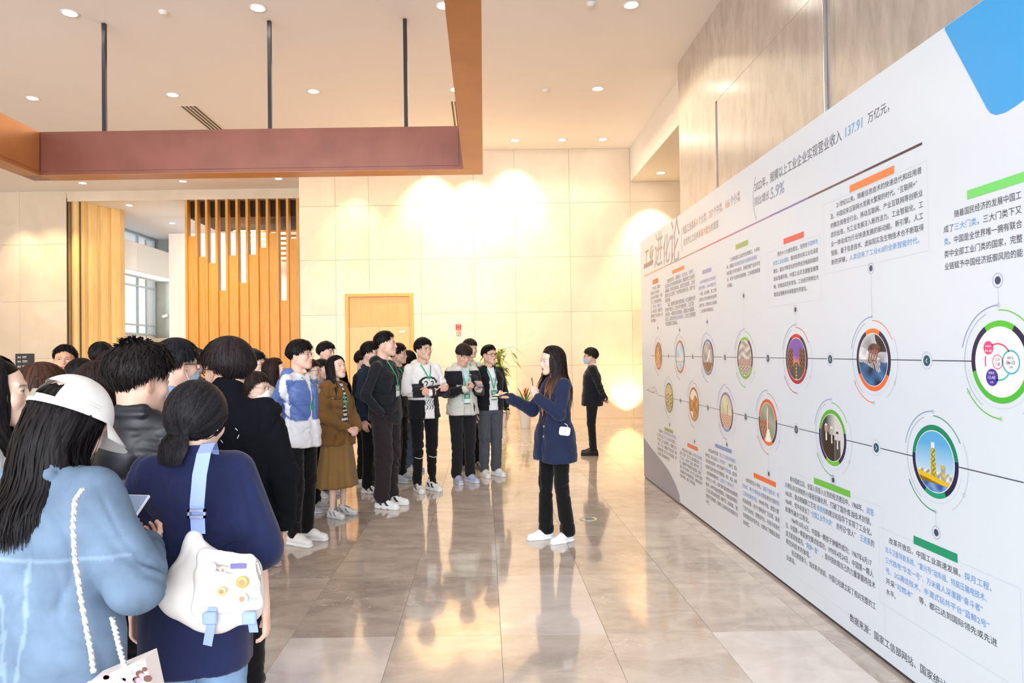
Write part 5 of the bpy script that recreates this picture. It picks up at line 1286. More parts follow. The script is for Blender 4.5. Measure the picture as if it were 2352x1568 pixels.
        o = b.build('glasses', gm, root, True); n_ = len(o.data.vertices); co = np.empty(n_*3, np.float32); o.data.vertices.foreach_get('co', co); o.data.vertices.foreach_set('co', toB(co.reshape(-1, 3)).astype(np.float32).ravel()); o.data.update()
    if g('mask'):
        V = []; Fc = []; nu, nw = 20, 16
        for side in (0, 1):
            for i in range(nw+1):
                v = i/nw
                for j in range(nu+1):
                    u = 2*j/nu-1; hw_ = .063*(1-.10*abs(v-.45)*2)
                    yy = .108-.066*abs(u)**2.3-.040*max(0, v-.45)**1.2+(-.012 if abs(u) > .45 and v < .2 else 0)-.010*(v < .12)*abs(u)+.0016*math.cos(v*math.pi*6)*(1-abs(u))
                    V.append((u*hw_, yy-.003*side+.006, -.014-.104*v+.012*abs(u)**2*(v-.3)*2))
            o_ = side*(nw+1)*(nu+1)
            for i in range(nw):
                for j in range(nu):
                    a = o_+i*(nu+1)+j; f = (a, a+1, a+nu+2, a+nu+1); Fc.append(f if side else f[::-1])
        link('face_mask', mk_mesh('face_mask', toB(np.array(V)), np.array(Fc), [mat('mask_'+g('mask')[1:], lin(g('mask')), .75)], smooth=True), root)
        b = MB()
        for sd in (1, -1):
            for z in (-.024, -.10): b.tube([tuple(toB(np.array([p]))[0]) for p in ((sd*.060, .050, z), (sd*.076, .02, z*.6-.01), (sd*.084, -.012, -.012))], .0012, 5)
        b.build('ear_loop', mat('loop_white', (.8, .85, .88), .7), root)['kind'] = 'stuff'
    return root
# =====================================================================  THE PEOPLE
GR = '#2FA77A'
def at(px, Y, top=None):
    p = onY(px, 850, Y); return (p.x, Y)
def Hof(px, top, Y): return onY(px, top, Y).z
def cf_blocks(bl):
    """bl: list of (test(V, H, AR), colour)"""
    def f(V, C, H, AR):
        for t, c in bl: C[t(V, H, AR)] = lin(c)
        return C
    return f
def sleeve(V, AR, sd, t0=0.0, t1=1.0, r=.085):
    """mask of a sleeve, t 0 shoulder .. .5 elbow .. 1 wrist"""
    for (S_, E_, W_, D_, N_, hp, s_, nm) in AR:
        if s_ != sd: continue
        out = np.zeros(len(V), bool)
        for k, (a, b_) in enumerate(((S_, E_), (E_, W_))):
            ab = b_-a; t = ((V-a)@ab)/(ab@ab); d = np.linalg.norm(V-a-np.clip(t, 0, 1.1)[:, None]*ab, axis=1); tt = .5*k+.5*t
            out |= (d < r) & (t > -.1) & (t < 1.15) & (tt >= t0) & (tt <= t1+.03)
        return out & ((V[:, 0]*sd) > (.082 if nm in ('down', 'pocket', 'behind', 'akimbo') else -.09))
def mk(px, Y, topy, **k):
    H = k.pop('H', None) or Hof(px, topy, Y); k['H'] = H+.0; k['at'] = at(px, Y); person(k); return k
# ---- the front row, seen from the presenter's side
p1fn = cf_blocks([(lambda V, H, A: V[:, 2] < .605*H, '#E2E2E8'), (lambda V, H, A: (np.abs(V[:, 1]) < .022) & (np.abs(V[:, 0]) > .092*H) & (V[:, 2] > .45*H), '#EEF0F6'), (lambda V, H, A: (V[:, 2] > .80*H) & (V[:, 1] > .0), '#D8DAE6'), (lambda V, H, A: (V[:, 0] < .03) & (V[:, 1] > .06) & (V[:, 0] > -.005) & (V[:, 2] > .5*H), '#E9E4E6')])
P1 = mk(688, 6.07, 778, face=-22, head=(-2, 8, 0), hair='bangs', hairkw=dict(n=900), near=1, glasses='#4A4648', label='person in a blue and white colour-block jacket with round glasses, hands behind the back', seed=3,
  top=dict(col='#5670AE', neck='hood', hem=.47, hemw=.015, open=(.02, .035), fn=p1fn, ox=0, fab='satin', fold=1.1), inner=dict(col='#F0F0F0', name='shirt'), bottom=dict(kind='pants', col='#0D0D10', w=.95), shoe=('plain', '#EFEDEA', '#F4F4F4', '#E8825A'), arms=('behind', 'behind'), lanyard=GR, badge=False, badgez=.60)
stripes = lambda V, C, H, AR: (C.__setitem__(np.sin(V[:, 2]*150) > 0, lin('#1A1A20')), C)[1]
P2 = mk(772, 7.04, 812, sex='f', face=-26, head=(-10, -10, 0), hair='long', hairkw=dict(hang=.33, n=1000, frontdrape=.6), label='person in a brown wide-collar jacket and long skirt, hands clasped', seed=8, gaze=(.5, .6),
  top=dict(col='#755329', neck='wide', hem=.44, hemw=.035, sr=1.22, cuff=.9, open=(.025, .05), fold=1.3), inner=dict(col='#E8E8E8', name='shirt', fn=stripes), bottom=dict(kind='skirt', col='#86673A', z0=.185, r=.138), arms=('clasp', 'clasp'), bare=1, shoe=('chunky', '#D9D8D6', '#C9C7C4', '#8F8F8F'), lanyard=GR, badge=False, badgez=.62)
P3 = mk(884, 7.45, 758, face=-18, head=(-3, 14, 0), hair='crop', near=1, label='tall person in a black zip jacket and dark brown trousers, hand in pocket', bulk=1.16, wide=1.08, hs=1.04, skin='m', seed=5,
  top=dict(col='#1A1B20', neck='hood', hem=.49, ease=.022, fold=1.1), bottom=dict(kind='pants', col='#2B2226', w=1.22, fold=1.5), shoe=('chunky', '#F0F0F0', '#F4F4F4', '#1A1A1E'), arms=('pocket', 'akimbo'), lanyard=GR, badgez=.655, badgex=.03)
def p4fn(V, C, H, AR):
    C[(V[:, 2] < .60*H) & (np.abs(V[:, 0]+.0) > .055) ] = lin('#15151A')
    C[sleeve(V, AR, -1, .45, 1.0)] = lin('#15151A'); C[sleeve(V, AR, 1, .6, .75)] = lin('#26262C')
    a = np.hypot(V[:, 0]/1.6, V[:, 2]-.705*H); C[(V[:, 1] > .05) & (a > .055) & (a < .075) & (V[:, 2] > .70*H)] = lin('#1E1E24')
    k = (V[:, 1] > .05) & (V[:, 2] < .60*H) & (np.abs(V[:, 0]) < .055) & (np.sin(V[:, 0]*190+3*np.sin(V[:, 2]*60)) > .35) & (V[:, 2] > .53*H); C[k] = lin('#1B1B20'); return C
P4 = mk(972, 8.28, 775, face=-58, head=(-2, 12, 0), hair='short', near=1, glasses='#8A8480', label='person in a white hoodie with black print, arms crossed', seed=12,
  top=dict(col='#EDEBEA', neck='hood', hem=.475, hemw=.02, ease=.03, fn=p4fn, sr=1.12), bottom=dict(kind='pants', col='#0E0E11', w=.95, hem=.85, up=.02), shoe=('chunky', '#ECEBE8', '#F0F0F0', '#1A1A1E'), arms=('crossR', 'crossL'), lanyard=GR, badge=False, badgez=.68)
def p5fn(V, C, H, AR):
    C[(V[:, 2] > .70*H) & (np.abs(V[:, 0]) > .05)] = lin('#1B1B20'); C[sleeve(V, AR, 1, 0, .92)] = lin('#1B1B20'); C[sleeve(V, AR, -1, 0, .92)] = lin('#1B1B20'); C[(V[:, 2] > .80*H)] = lin('#D3D1C6')
    k = (V[:, 1] > .04) & (np.abs(V[:, 0]+.085) < .01) & (V[:, 2] > .51*H) & (V[:, 2] < .57*H); C[k] = lin('#1B1B20'); return C
P5 = mk(1061, 8.78, 787, face=-62, head=(30, 4, 0), hair='bangs', hcol=(.03, .02, .016), label='person in a beige and black shell jacket looking down at a phone', seed=17, bend=.012,
  top=dict(col='#CFCEC4', neck='hood', hem=.485, hemw=.03, ease=.036, open=(.035, .05), fn=p5fn), inner=dict(col='#BFD3DC', name='shirt'), bottom=dict(kind='pants', col='#1B1B1F', w=1.05), shoe=('plain', '#B7BBD6', '#D9DAE6', '#8A8FC0'), arms=('phone', 'phone'), lanyard=GR, badgez=.60)
P5b = mk(1079, 9.75, 778, face=-50, hair='short', near=0, label='person half hidden right behind the one in the beige shell jacket', hcol=(.02, .014, .012),
  top=dict(col='#D9D8D2', neck='hood'), bottom=dict(kind='pants', col='#141418', w=1.0), shoe=('chunky', '#A8A49C', '#8A8880', '#4A4A4A'), arms=('down', 'down'), lanyard=GR, badge=False)
P6 = mk(1123, 9.2, 790, face=-62, head=(0, 14, 0), hair='crop', glasses='#1A1A1C', grim=.0018, near=1, label='person in a black cardigan over a white tee, grey trousers', seed=23, bulk=1.02,
  top=dict(col='#15161B', neck=None, hem=.50, open=(.045, .07), ease=.036, fold=.8), inner=dict(col='#EDEFF2', name='shirt', hem=.50, ease=.008), bottom=dict(kind='pants', col='#4E515C', w=1.12), shoe=('plain', '#EDEDEE', '#F4F4F4', '#D8D8DC'), arms=('down', 'down'), lanyard=GR, badgez=.615)
# ---- the presenter and the man in the suit
navy = cf_blocks([])
P7 = mk(1272, 6.02, 790, sex='f', face=207, head=(6, -6, 0), hair='long', hairkw=dict(hang=.40, n=1000, frontdrape=.55, tips=(.16, .065, .028), mess=1.1), near=1, skin='p', lips=lin('#C25A55'), mouth=.6, label='presenter in a navy blazer with long brown-tipped hair, speaking', seed=31, hcol=(.018, .012, .012),
  top=dict(col='#1E2743', neck='collar', hem=.405, hemw=.055, ease=.020, open=(.018, .03), fold=.7, sr=1.05), inner=dict(col='#0E0E12', name='shirt'), bottom=dict(kind='pants', col='#08080A', w=.92, hem=1.22, fold=.6, up=-.01), shoe=('plain', '#EDEDF0', '#F6F6F6', '#DADAE0'),
  arms=(((.150, .04, .655), (.135, .185, .725), (.05, 1, .12), (0, 0, 1), 'hold'), ((.125, .05, .650), (.04, .125, .735), (-.15, .25, 1), (-1, -.1, .1), 'pinch')), lanyard='#D8784A', badge=False, badgez=.60, stance=.0, step=.05, shw=.96)
P8 = mk(1359, 10.93, 798, face=172, head=(0, 0, 0), hair='short', glasses='#1A1A1C', grim=.0018, mask='#9CC4E4', label='person in a dark suit and blue face mask, hands behind the back', seed=37, bulk=1.18, hcol=(.022, .017, .015),
  top=dict(col='#14161F', neck=None, vneck=1, hem=.46, hemw=.015, open=(.03, .012), fold=.6), inner=dict(col='#E6E8EE', name='shirt', neck='collar', ease=.012), bottom=dict(kind='pants', col='#15161C', w=.98, fold=.6), shoe=('plain', '#0E0E10', '#0A0A0C', '#0E0E10'), arms=('behind', 'behind'))
# ---- second row, between and behind
mk(712, 7.3, 822, sex='f', face=-10, head=(-2, 8, 0), hair='bob', glasses='#3A3436', mouth=1, near=1, label='smiling person with glasses right behind the blue and white jacket', hairkw=dict(n=500), hcol=(.03, .016, .012), top=dict(col='#E5E0DC', hem=.49), bottom=dict(kind='pants', col='#101014', w=1.1), shoe=('plain', '#B4B6BC', '#E0E0E2', '#8A8C94'), arms='down', lanyard=GR, badge=False)
mk(738, 8.05, 822, sex='f', face=-25, hair='bob', near=1, label='person in a light denim shirt just left of the brown wide-collar jacket', top=dict(col='#8FA9C4', neck='collar', fab='denim'), bottom=dict(kind='pants', col='#4A3428', w=1.35), shoe=('plain', '#C9CCD2', '#E6E6E6', '#A0A4AC'), arms='down', lanyard=GR, badge=False)
mk(748, 8.7, 783, face=-25, hair='bangs', near=0, label='person with swept fringe looking over the heads beside the wooden fins', top=dict(col='#2A2C34'), arms='down')
mk(833, 8.9, 803, face=-10, hair='short', near=0, label='person in a black top whose face is half hidden left of the dark denim jacket', top=dict(col='#141418'), arms='down')
mk(849, 8.25, 784, face=-15, hair='short', glasses='#1E1E20', near=1, label='person in a dark denim jacket with glasses', top=dict(col='#26303F', neck='collar', fab='denim', hem=.50, ease=.03), bottom=dict(kind='pants', col='#0C0C0F', w=1.0), shoe=('chunky', '#E6E4E0', '#EDEDED', '#1A1A1E'), arms='down', lanyard=GR, badge=False)
mk(913, 8.9, 788, face=-20, head=(0, 12, 0), hair='short', glasses='#2A2628', near=1, label='person with glasses peering past the shoulder of the tall black jacket', top=dict(col='#1A1C22'), bottom=dict(kind='pants', col='#15151A'), shoe=('plain', '#AEB6C0', '#D0D4DA', '#8A8F98'), arms='down', lanyard=GR, badge=False)
mk(938, 9.6, 802, sex='f', face=-25, head=(2, 6, 0), hair='tied', glasses='#2A2628', mask='#A9C7DE', near=1, label='person with glasses and blue mask behind the white hoodie', top=dict(col='#D5D5D2', ease=.03), bottom=dict(kind='pants', col='#4F6280', fab='denim', w=1.0), shoe=('plain', '#C8CCD2', '#E2E2E2', '#9AA0A8'), arms='down')
mk(629, 6.55, 818, sex='f', face=5, hair='long', hairkw=dict(hang=.36, n=600, tips=(.045, .02, .014)), near=1, label='person with long dark brown hair and beige hoodie left of the blue and white jacket', hcol=(.024, .012, .010), top=dict(col='#C4B4A4', neck='hood', ease=.03), bottom=dict(kind='pants', col='#1A1A1E'), shoe=('plain', '#D8D8D8', '#EDEDED', '#AAAAAA'), arms='down')
mk(585, 5.35, 850, sex='f', face=-20, head=(4, 8, 0), hair='bob', glasses='#8A7A70', mask='#EDF0F2', near=1, label='short person in a white mask and light blue shirt behind the black turtleneck', hcol=(.022, .014, .012), top=dict(col='#8FB4DC', hem=.5, ease=.03), bottom=dict(kind='shorts', col='#B9B8B4', w=1.25), bare=1, sock='#C9C9CC', shoe=('plain', '#B79A98', '#C7ACA8', '#B79A98'), arms='down', lanyard=GR, badge=False)
mk(609, 7.3, 820, sex='f', face=-10, hair='longbangs', hairkw=dict(hang=.22), near=0, label='person in dark navy, hand near the cheek, left of the long brown hair', hcol=(.02, .012, .011), top=dict(col='#1E2238'), arms=('down', ((.13, .08, .66), (.05, .11, .83), (.1, .1, 1), (0, -1, 0), 'fist')))
mk(584, 6.8, 805, face=-15, hair='short', glasses='#6A5A50', mask='#A9CBE6', near=0, label='person in a pale blue mask farther back, above the white mask', top=dict(col='#2A2C34'), arms='down')
mk(578, 8.0, 801, face=60, hair='short', near=0, label='back of a dark-haired head beside the black turtleneck, in front of the fins', top=dict(col='#23242A'), arms='down')
mk(449, 7.0, 800, face=60, hair='short', near=0, label='tiny dark-haired head between the two near dark heads', top=dict(col='#23242A'), arms='down')
# ---- the near group with their backs to the camera
mk(150, 6.0, 789, face=-62, head=(-3, -6, 0), hair='crop', glasses='#9A9490', near=1, skin='t', label='person with cropped hair and thin glasses facing the camera at the left', wide=1.04, top=dict(col='#5A6270', neck='collar'), arms='down')
mk(232, 6.6, 786, face=80, hair='short', near=0, label='back of a short-haired head in front of the wooden columns', top=dict(col='#2A2A30'), arms='down')
mk(186, 4.9, 818, sex='f', face=70, hair='long', hairkw=dict(hang=.3), near=0, label='back of a straight black-haired head in the second row, right of the cropped hair', top=dict(col='#23242C'), arms='down')
mk(222, 3.65, 822, sex='f', face=60, hair='long', hairkw=dict(hang=.34, tips=(.05, .025, .018)), near=1, label='back of a long dark brown-haired head above the white cap', hcol=(.022, .013, .012), top=dict(col='#D6D6D8', neck='collar'), arms='down')
mk(264, 4.35, 803, face=70, hair='fluffy', near=1, label='back of a bushy dark head just left of the spiky-haired head', top=dict(col='#23242A'), arms='down', hcol=(.014, .010, .010))
mk(90, 3.2, 828, sex='f', face=18, head=(4, 0, 0), hair='bob', glasses='#2A2628', near=1, hairkw=dict(n=900), label='person with chin-length brown hair and glasses at the left, in a pale grey top', hcol=(.045, .020, .013), top=dict(col='#C9CBCC', neck='crew', ease=.03), arms='down')
F1 = mk(-26, 2.32, 806, sex='f', face=30, head=(0, -4, 0), hair='long', hairkw=dict(hang=.3, n=2600), near=2, mouth=.5, label='person in profile at the left edge, white top and green lanyard', skin='f', seed=41, top=dict(col='#E6E8EA', neck='crew'), arms='down', lanyard=GR, badge=False, hs=1.0)
F6 = mk(402, 3.75, 778, face=58, head=(3, -8, 0), hair='fluffy', glasses='#15151A', grim=.002, mask='#A9CBE6', near=2, seed=44, hairkw=dict(n=1300), label='person with a smooth dark dome of hair, thick glasses and blue mask', hcol=(.012, .012, .016), top=dict(col='#7F9CC0', neck='collar', fab='denim'), arms='down')
F5 = mk(316, 2.76, 785, face=88, head=(8, -34, 0), hair='spiky', near=2, seed=47, hairkw=dict(n=3000, mess=1.4), label='person with spiky black hair and a black jacket, seen from behind', hcol=(.012, .010, .010), hs=1.10, top=dict(col='#1A1C23', neck='collar', fab='satin', ease=.032, hem=.47, sr=1.15), arms='down', bottom=dict(kind='pants', col='#0C0C0F'))
def f4print(V, C, H, AR): return C
F4 = mk(522, 3.16, 775, face=112, head=(4, 32, 0), hair='fluffy', glasses='#15151A', grim=.002, near=2, seed=51, hairkw=dict(n=3000), label='person in a black turtleneck sweater, seen from behind', hcol=(.018, .013, .014), hs=1.04, top=dict(col='#0E1017', neck='turtle', fab='knit', ease=.036, hem=.47, sr=1.3, hemw=.0), arms='down', bottom=dict(kind='pants', col='#0A0A0C', w=1.0, fold=1.6), shoe=('plain', '#E8EEF2', '#F2F2F2', '#D8D8DC'))
F3 = mk(446, 2.34, 868, sex='f', face=92, head=(18, -18, 0), hair='tied', near=2, seed=55, hairkw=dict(n=2800, mess=.6, wlk=.0048), label='person with a low ponytail in an oversized navy shirt, seen from behind', hs=1.02, hcol=(.014, .013, .015), H=1.515,
  top=dict(col='#1C2348', neck='collar', hem=.385, ease=.034, hemw=.01, sleeve='half', sl=1.02, sr=1.22, sopen=1.2, fold=.75, fz=5), arms=('down', 'down'), bottom=dict(kind='pants', col='#7F9CBE', fab='denim', w=1.25), lanyard=GR, badge=False)
def f2fn(V, C, H, AR):
    z = V[:, 2]; seam = (np.abs(z-.70*H) < .006)*(V[:, 1] < 0); s2 = np.abs(np.abs(V[:, 0])-.05-.05*(z-.70*H)/(.3*H)) < .006
    C[(seam > 0) | (s2 & (z < .70*H) & (V[:, 1] < 0))] = lin('#7B8EA4'); n = .5+.5*np.sin(9*V[:, 0]+2*np.sin(7*z))*np.sin(8*z+1.5*np.sin(6*V[:, 0])); return C*(.85+.3*n[:, None])
F2 = mk(128, 1.90, 905, sex='f', face=72, head=(31, -9, 0), hair='caphair', near=2, seed=61, hairkw=dict(n=3000, hang=.26, mess=1.2, backpush=.075), label='person in a white cap and loose denim jacket looking at a phone', hs=1.02, H=1.545, bend=.0,
  top=dict(col='#66798F', neck='collar', fab='denim', hem=.33, ease=.040, sr=1.28, cuff=1.0, fn=f2fn, fold=1.0, fz=8), arms=(((.145, .03, .645), (.030, .17, .655), (-.5, 1, .2), (-.3, -.2, 1), 'hold'), ((.145, .03, .65), (.05, .18, .66), (.1, 1, .2), (0, 0, 1), 'hold')), bottom=dict(kind='pants', col='#1E1F26'))
# =====================================================================  THINGS HELD, WORN OR STANDING ABOUT
def to_world(sp, p):
    r = sp['_']['root']; M = Matrix.Translation(r.location) @ Matrix.Rotation(r.rotation_euler.z, 4, 'Z'); return M @ Vector(p)
def wristpt(sp, sd, f=.085, lift=.02):
    for (S_, E_, W_, Dd, Nn, hp, s_, nm) in sp['_']['AR']:
        if s_ == sd: return to_world(sp, W_+N3(Dd)*f+N3(Nn)*lift), Dd, Nn
def phone(loc, rz, tilt, label, case='#1A1A1E', screen='#5A7090', glow=.0, roll=0):
    e = empty('smartphone', loc); e.rotation_euler = (tilt, roll, rz); tag(e, label, 'phone')
    MB().box(-.0375, .0375, -.079, .079, -.0045, .0045, bev=.002).build('case', mat('case_'+case[1:], lin(case), .4), e)
    MB().box(-.034, .034, -.0745, .0745, .0045, .0052).build('screen', mat('screen_'+screen[1:], lin(screen), .12, emit=lin(screen), estr=glow) if glow else mat('screen_'+screen[1:], lin(screen), .12), e)
    MB().box(-.032, -.006, .045, .072, -.0065, -.0045, bev=.001).build('camera_bump', mat('lens_black', (.02, .02, .025), .2), e)
    return e
# phones
p, Dd, Nn = wristpt(P7, 1, .09, .022); phone(p, math.radians(150), math.radians(-8), 'dark phone held out flat in the right hand of the presenter', '#2A2226')
p, Dd, Nn = wristpt(P5, -1, .09, .03); phone((p.x, p.y, p.z), math.radians(20), math.radians(25), 'black phone in the hands of the person in the beige shell jacket')
q = onY(286, 1186, F2['at'][1]+.155)
phone((q.x, q.y, q.z), math.radians(-12), math.radians(38), 'phone with a white rimmed case in the hands of the denim jacket wearer', '#E4E6EC', '#7F93B4', .25)
# ---- white baseball cap (moves with the head: part of the person)
def cap(sp):
    d = sp['_']; V = []; Fc = []; e = np.array([.096, .121, .118]); c0 = np.array([0, -.012, .020]); na, nt = 60, 18
    def pt(az, th, k=0): a, t = math.radians(az), math.radians(th); u = np.array([math.sin(a)*math.sin(t), math.cos(a)*math.sin(t), math.cos(t)]); r = 1/math.sqrt(((u/e)**2).sum()); return c0+u*(r+k)
    for side in (0, 1):
        for i in range(nt+1):
            for j in range(na): az = 360*j/na; V.append(pt(az, (88+6*math.cos(math.radians(az)+math.pi))*i/nt, -.003*side+.0012*math.cos(math.radians(az*6))*(i/nt)))
    for side in (0, 1):
        o = side*(nt+1)*na
        for i in range(nt):
            for j in range(na):
                az = 360*(j+.5)/na; th = 90*(i+.5)/nt
                if abs(az-180) < 33 and 56 < th < 79: continue
                f = (o+i*na+j, o+(i+1)*na+j, o+(i+1)*na+(j+1) % na, o+i*na+(j+1) % na); Fc.append(f if side == 0 else f[::-1])
    M_cap = mat('cap_cotton', (.70, .69, .665), .85, bump=.15, bscale=300)
    o = link('cap', mk_mesh('cap', d['toB'](np.array(V)), np.array(Fc), [M_cap], smooth=True), d['root'])
    # visor
    V = []; Fc = []; n = 20; m = 7
    for side in (0, 1):
        for i in range(m+1):
            for j in range(n+1):
                az = -58+116*j/n; b0 = pt(az, 82); k = i/m*.082*math.cos(math.radians(az*1.35))**.8
                V.append(b0+np.array([math.sin(math.radians(az))*.25*k, k, -.012*(i/m)-.35*k*0-.30*k-.018*(i/m)*abs(az/58)**2-.003*side]))
    for side in (0, 1):
        for i in range(m):
            for j in range(n):
                a = side*(m+1)*(n+1)+i*(n+1)+j; f = (a, a+1, a+n+2, a+n+1); Fc.append(f if side == 0 else f[::-1])
    o2 = link('visor', mk_mesh('visor', d['toB'](np.array(V)), np.array(Fc), [M_cap], smooth=True), o)
    b = MB(); b.strip([tuple(d['toB'](np.array([pt(az, 84, .003)]))[0]) for az in (176, 179, 182, 185, 188)], .022, [Vector(d['RH']@np.array([0, -1, 0]))]*5)
    b.build('buckle', mat('buckle_metal', (.55, .58, .52), .35, .8), o)
    b = MB()
    for r_ in range(2): b.tube([tuple(d['toB'](np.array([pt(az, 70+r_*5, .002)]))[0]) for az in range(86, 118, 6)], .0022, 5)
    b.build('embroidery', mat('thread_cream', (.78, .77, .70), .8), o)['kind'] = 'stuff'
cap(F2)
# ---- small printed marks on clothes
def print_on(sp, txt, x, z, em, col, back=False, dy=.012, name='printed_letters', side=None):
    if not txt.strip(): return
    d = sp['_']; V, Fc = text_mesh(txt, .012); V = V.copy(); w = V[:, 0].max()
    P = []
    for v in V:
        xx = x+(v[0]-w/2)*em*(-1); zz = z*d['H']+v[1]*em; P.append((xx, d['front_y'](xx, zz)+dy, zz))
    b = MB(); b.add(P, Fc); b.build(name, mat('print_'+col[1:], lin(col), .6), d['root'])['kind'] = 'stuff'
for i, (ch, xx) in enumerate(zip('CA EI C', (.085, .055, .027, 0, -.027, -.055, -.085))): print_on(P6, ch, xx, .728-.0016*abs(i-3)**2*.8, .036, '#2A2E3A', dy=.018)
print_on(P4, '2 2', 0, .68, .10, '#1E1E24', dy=.020)
d = P3['_']
for k, (x_, w_) in enumerate(((-.07, .05), (-.07, .06), (-.07, .035))):
    z = .745*d['H']-.012*k; b = MB(); xs_ = np.linspace(x_, x_-w_, 9)
    for j in range(8):
        if j % 3 != 2: a_, c_ = xs_[j], xs_[j+1]; b.add([(a_, d['front_y'](a_, z)+.026, z), (c_, d['front_y'](c_, z)+.026, z), (c_, d['front_y'](c_, z)+.026, z+.005), (a_, d['front_y'](a_, z)+.026, z+.005)], [(0, 1, 2, 3)])
    b.build('chest_print', mat('print_pale', (.6, .6, .6), .6), d['root'])['kind'] = 'stuff'
for sd in (1, -1):
    kz = .235*P4['H']; b = MB(); b.tube([(sd*.052*P4['H']+math.cos(a)*.062, math.sin(a)*.066+.012, kz-.03*math.sin(a)) for a in np.linspace(.5, 2.6, 9)], .0035, 5); b.build('knee_stripe', mat('print_white', (.85, .85, .85), .6), P4['_']['root'])
# ---- cream shoulder bag of the navy shirt wearer
YB_ = F3['at'][1]-.225
def W3(px, py, dy=0): return onY(px, py, YB_+dy)
bag = empty('shoulder_bag', W3(485, 1440)); tag(bag, 'cream canvas shoulder bag with blue webbing strap and pin badges', 'bag')
o0 = bag.location
M_canvas = mat('canvas_cream', (.72, .685, .65), .85, bump=.2, bscale=400, var=.04); M_web = mat('webbing_blue', lin('#8FA3D8'), .7, bump=.4, bscale=400)
def L3(px, py, dy=0): return np.array(W3(px, py, dy)-o0)
lo = L3(350, 1500); hi = L3(620, 1190); s = SDF((lo[0]-.02, -.09, lo[2]-.02), (hi[0]+.02, .10, hi[2]+.03), .0055)
T = .048
for (a, b_, ra, rb) in (((445, 1235), (420, 1360), .022, .05), ((420, 1370), (400, 1375), .05, .03), ((420, 1380), (500, 1410), .05, .055), ((500, 1400), (560, 1395), .055, .045), ((470, 1300), (560, 1315), .045, .045), ((560, 1315), (570, 1390), .045, .040), ((450, 1250), (480, 1300), .024, .045), ((395, 1365), (465, 1410), .035, .04), ((430, 1330), (560, 1360), .055, .05)):
    s.cone(L3(*a), L3(*b_), ra, rb, .03, flat=(0, 1, 0), fs=.8)
V, Q = s.mesh(); V = folds(V, Q, .004, 5, 18, 9); link('bag_body', mk_mesh('bag_body', V, Q, [M_canvas], smooth=True), bag)
s = SDF((lo[0]-.02, -.11, lo[2]-.02), (hi[0]+.02, .06, hi[2]+.03), .0055)
for (a, b_) in (((470, 1275), (570, 1290)), ((570, 1290), (585, 1380)), ((585, 1385), (455, 1400)), ((465, 1320), (575, 1340)), ((460, 1380), (470, 1290)), ((475, 1365), (570, 1365))): s.cone(L3(*a, -.045), L3(*b_, -.045), .021, .021, .02, flat=(0, 1, 0), fs=.55)
V, Q = s.mesh(); V = folds(V, Q, .003, 9, 20, 10); link('front_pocket', mk_mesh('front_pocket', V, Q, [M_canvas], smooth=True), bag)
# strap: up the back and over the shoulder
P = [L3(455, 1225, -.0), L3(452, 1160, -.02), L3(458, 1090, -.02), L3(468, 1040, .02), L3(478, 1018, .07), L3(482, 1016, .12), L3(486, 1030, .17), L3(492, 1060, .21)]
t = MB(); t.strip(P, .042, [Vector((0, -1, 0)), Vector((0, -1, 0)), Vector((0, -1, .1)), Vector((0, -1, .5)), Vector((0, -.4, 1)), Vector((0, 0, 1)), Vector((0, .6, 1)), Vector((0, 1, .3))]); st_ = t.build('strap', M_web, bag)
st_.modifiers.new('thick', 'SOLIDIFY').thickness = .003
t = MB(); q = L3(452, 1172, -.026); t.box(q[0]-.026, q[0]+.026, q[1]-.004, q[1]+.004, q[2]-.004, q[2]+.004).box(q[0]-.026, q[0]+.026, q[1]-.004, q[1]+.004, q[2]-.022, q[2]-.014).box(q[0]-.026, q[0]-.020, q[1]-.004, q[1]+.004, q[2]-.022, q[2]+.004).box(q[0]+.020, q[0]+.026, q[1]-.004, q[1]+.004, q[2]-.022, q[2]+.004)
t.build('slider_buckle', mat('buckle_grey', lin('#9AA0B4'), .35, .5), bag)
for (px, py, px2, py2) in ((487, 1395, 476, 1482), (572, 1405, 583, 1452)):
    a, b_ = L3(px, py, -.07), L3(px2, py2, -.055); t = MB(); t.strip([a, (a+b_)/2+np.array([.004, -.004, 0]), b_], .026, (0, -1, 0)); o_ = t.build('hanging_strap', M_web, bag); o_.modifiers.new('thick', 'SOLIDIFY').thickness = .002
    c = (a*.75+b_*.25); MB().box(c[0]-.02, c[0]+.02, c[1]-.014, c[1]-.002, c[2]-.018, c[2]+.018, bev=.004).build('clip_buckle', M_web, bag)
for (px, py, r, col, nm) in ((557, 1336, .017, '#D9A050', 'orange'), (510, 1357, .013, '#C9B480', 'gold'), (557, 1374, .016, '#E8D9D2', 'pale'), (487, 1302, .013, '#E6E2F0', 'white'), (513, 1308, .010, '#F0EAEA', 'cream')):
    q = L3(px, py, -.077); t = MB(); t.lathe([(r, 0), (r, .003), (r*.8, .005), (.001, .005)], n=18); o_ = t.build('pin_badge', mat('pin_'+col[1:], lin(col), .3), bag, True, loc=tuple(q), rot=(math.pi/2, 0, 0)); o_['label'] = nm+' round pin badge'
    t = MB(); t.lathe([(r*.5, .005), (r*.5, .006), (.001, .006)], n=12); t.build('emblem', mat('emblem_'+nm, (.35, .22, .12) if nm != 'white' else (.5, .5, .6), .4), o_)
q = L3(548, 1300, -.077); MB().box(q[0]-.022, q[0]+.022, q[1]-.003, q[1], q[2]-.006, q[2]+.008).build('patch', mat('patch_purple', lin('#6A6296'), .7), bag)
q = L3(582, 1376, -.074); MB().box(q[0]-.012, q[0]+.012, q[1]-.002, q[1], q[2]-.0, q[2]+.004).build('patch', mat('patch_blue', lin('#8FA9D0'), .7), bag)
a, b_ = L3(590, 1290, -.05), L3(597, 1345, -.05); MB().tube([a, (a+b_)/2+np.array([.006, 0, 0]), b_], .004, 6).build('key_chain', M_steel, bag)
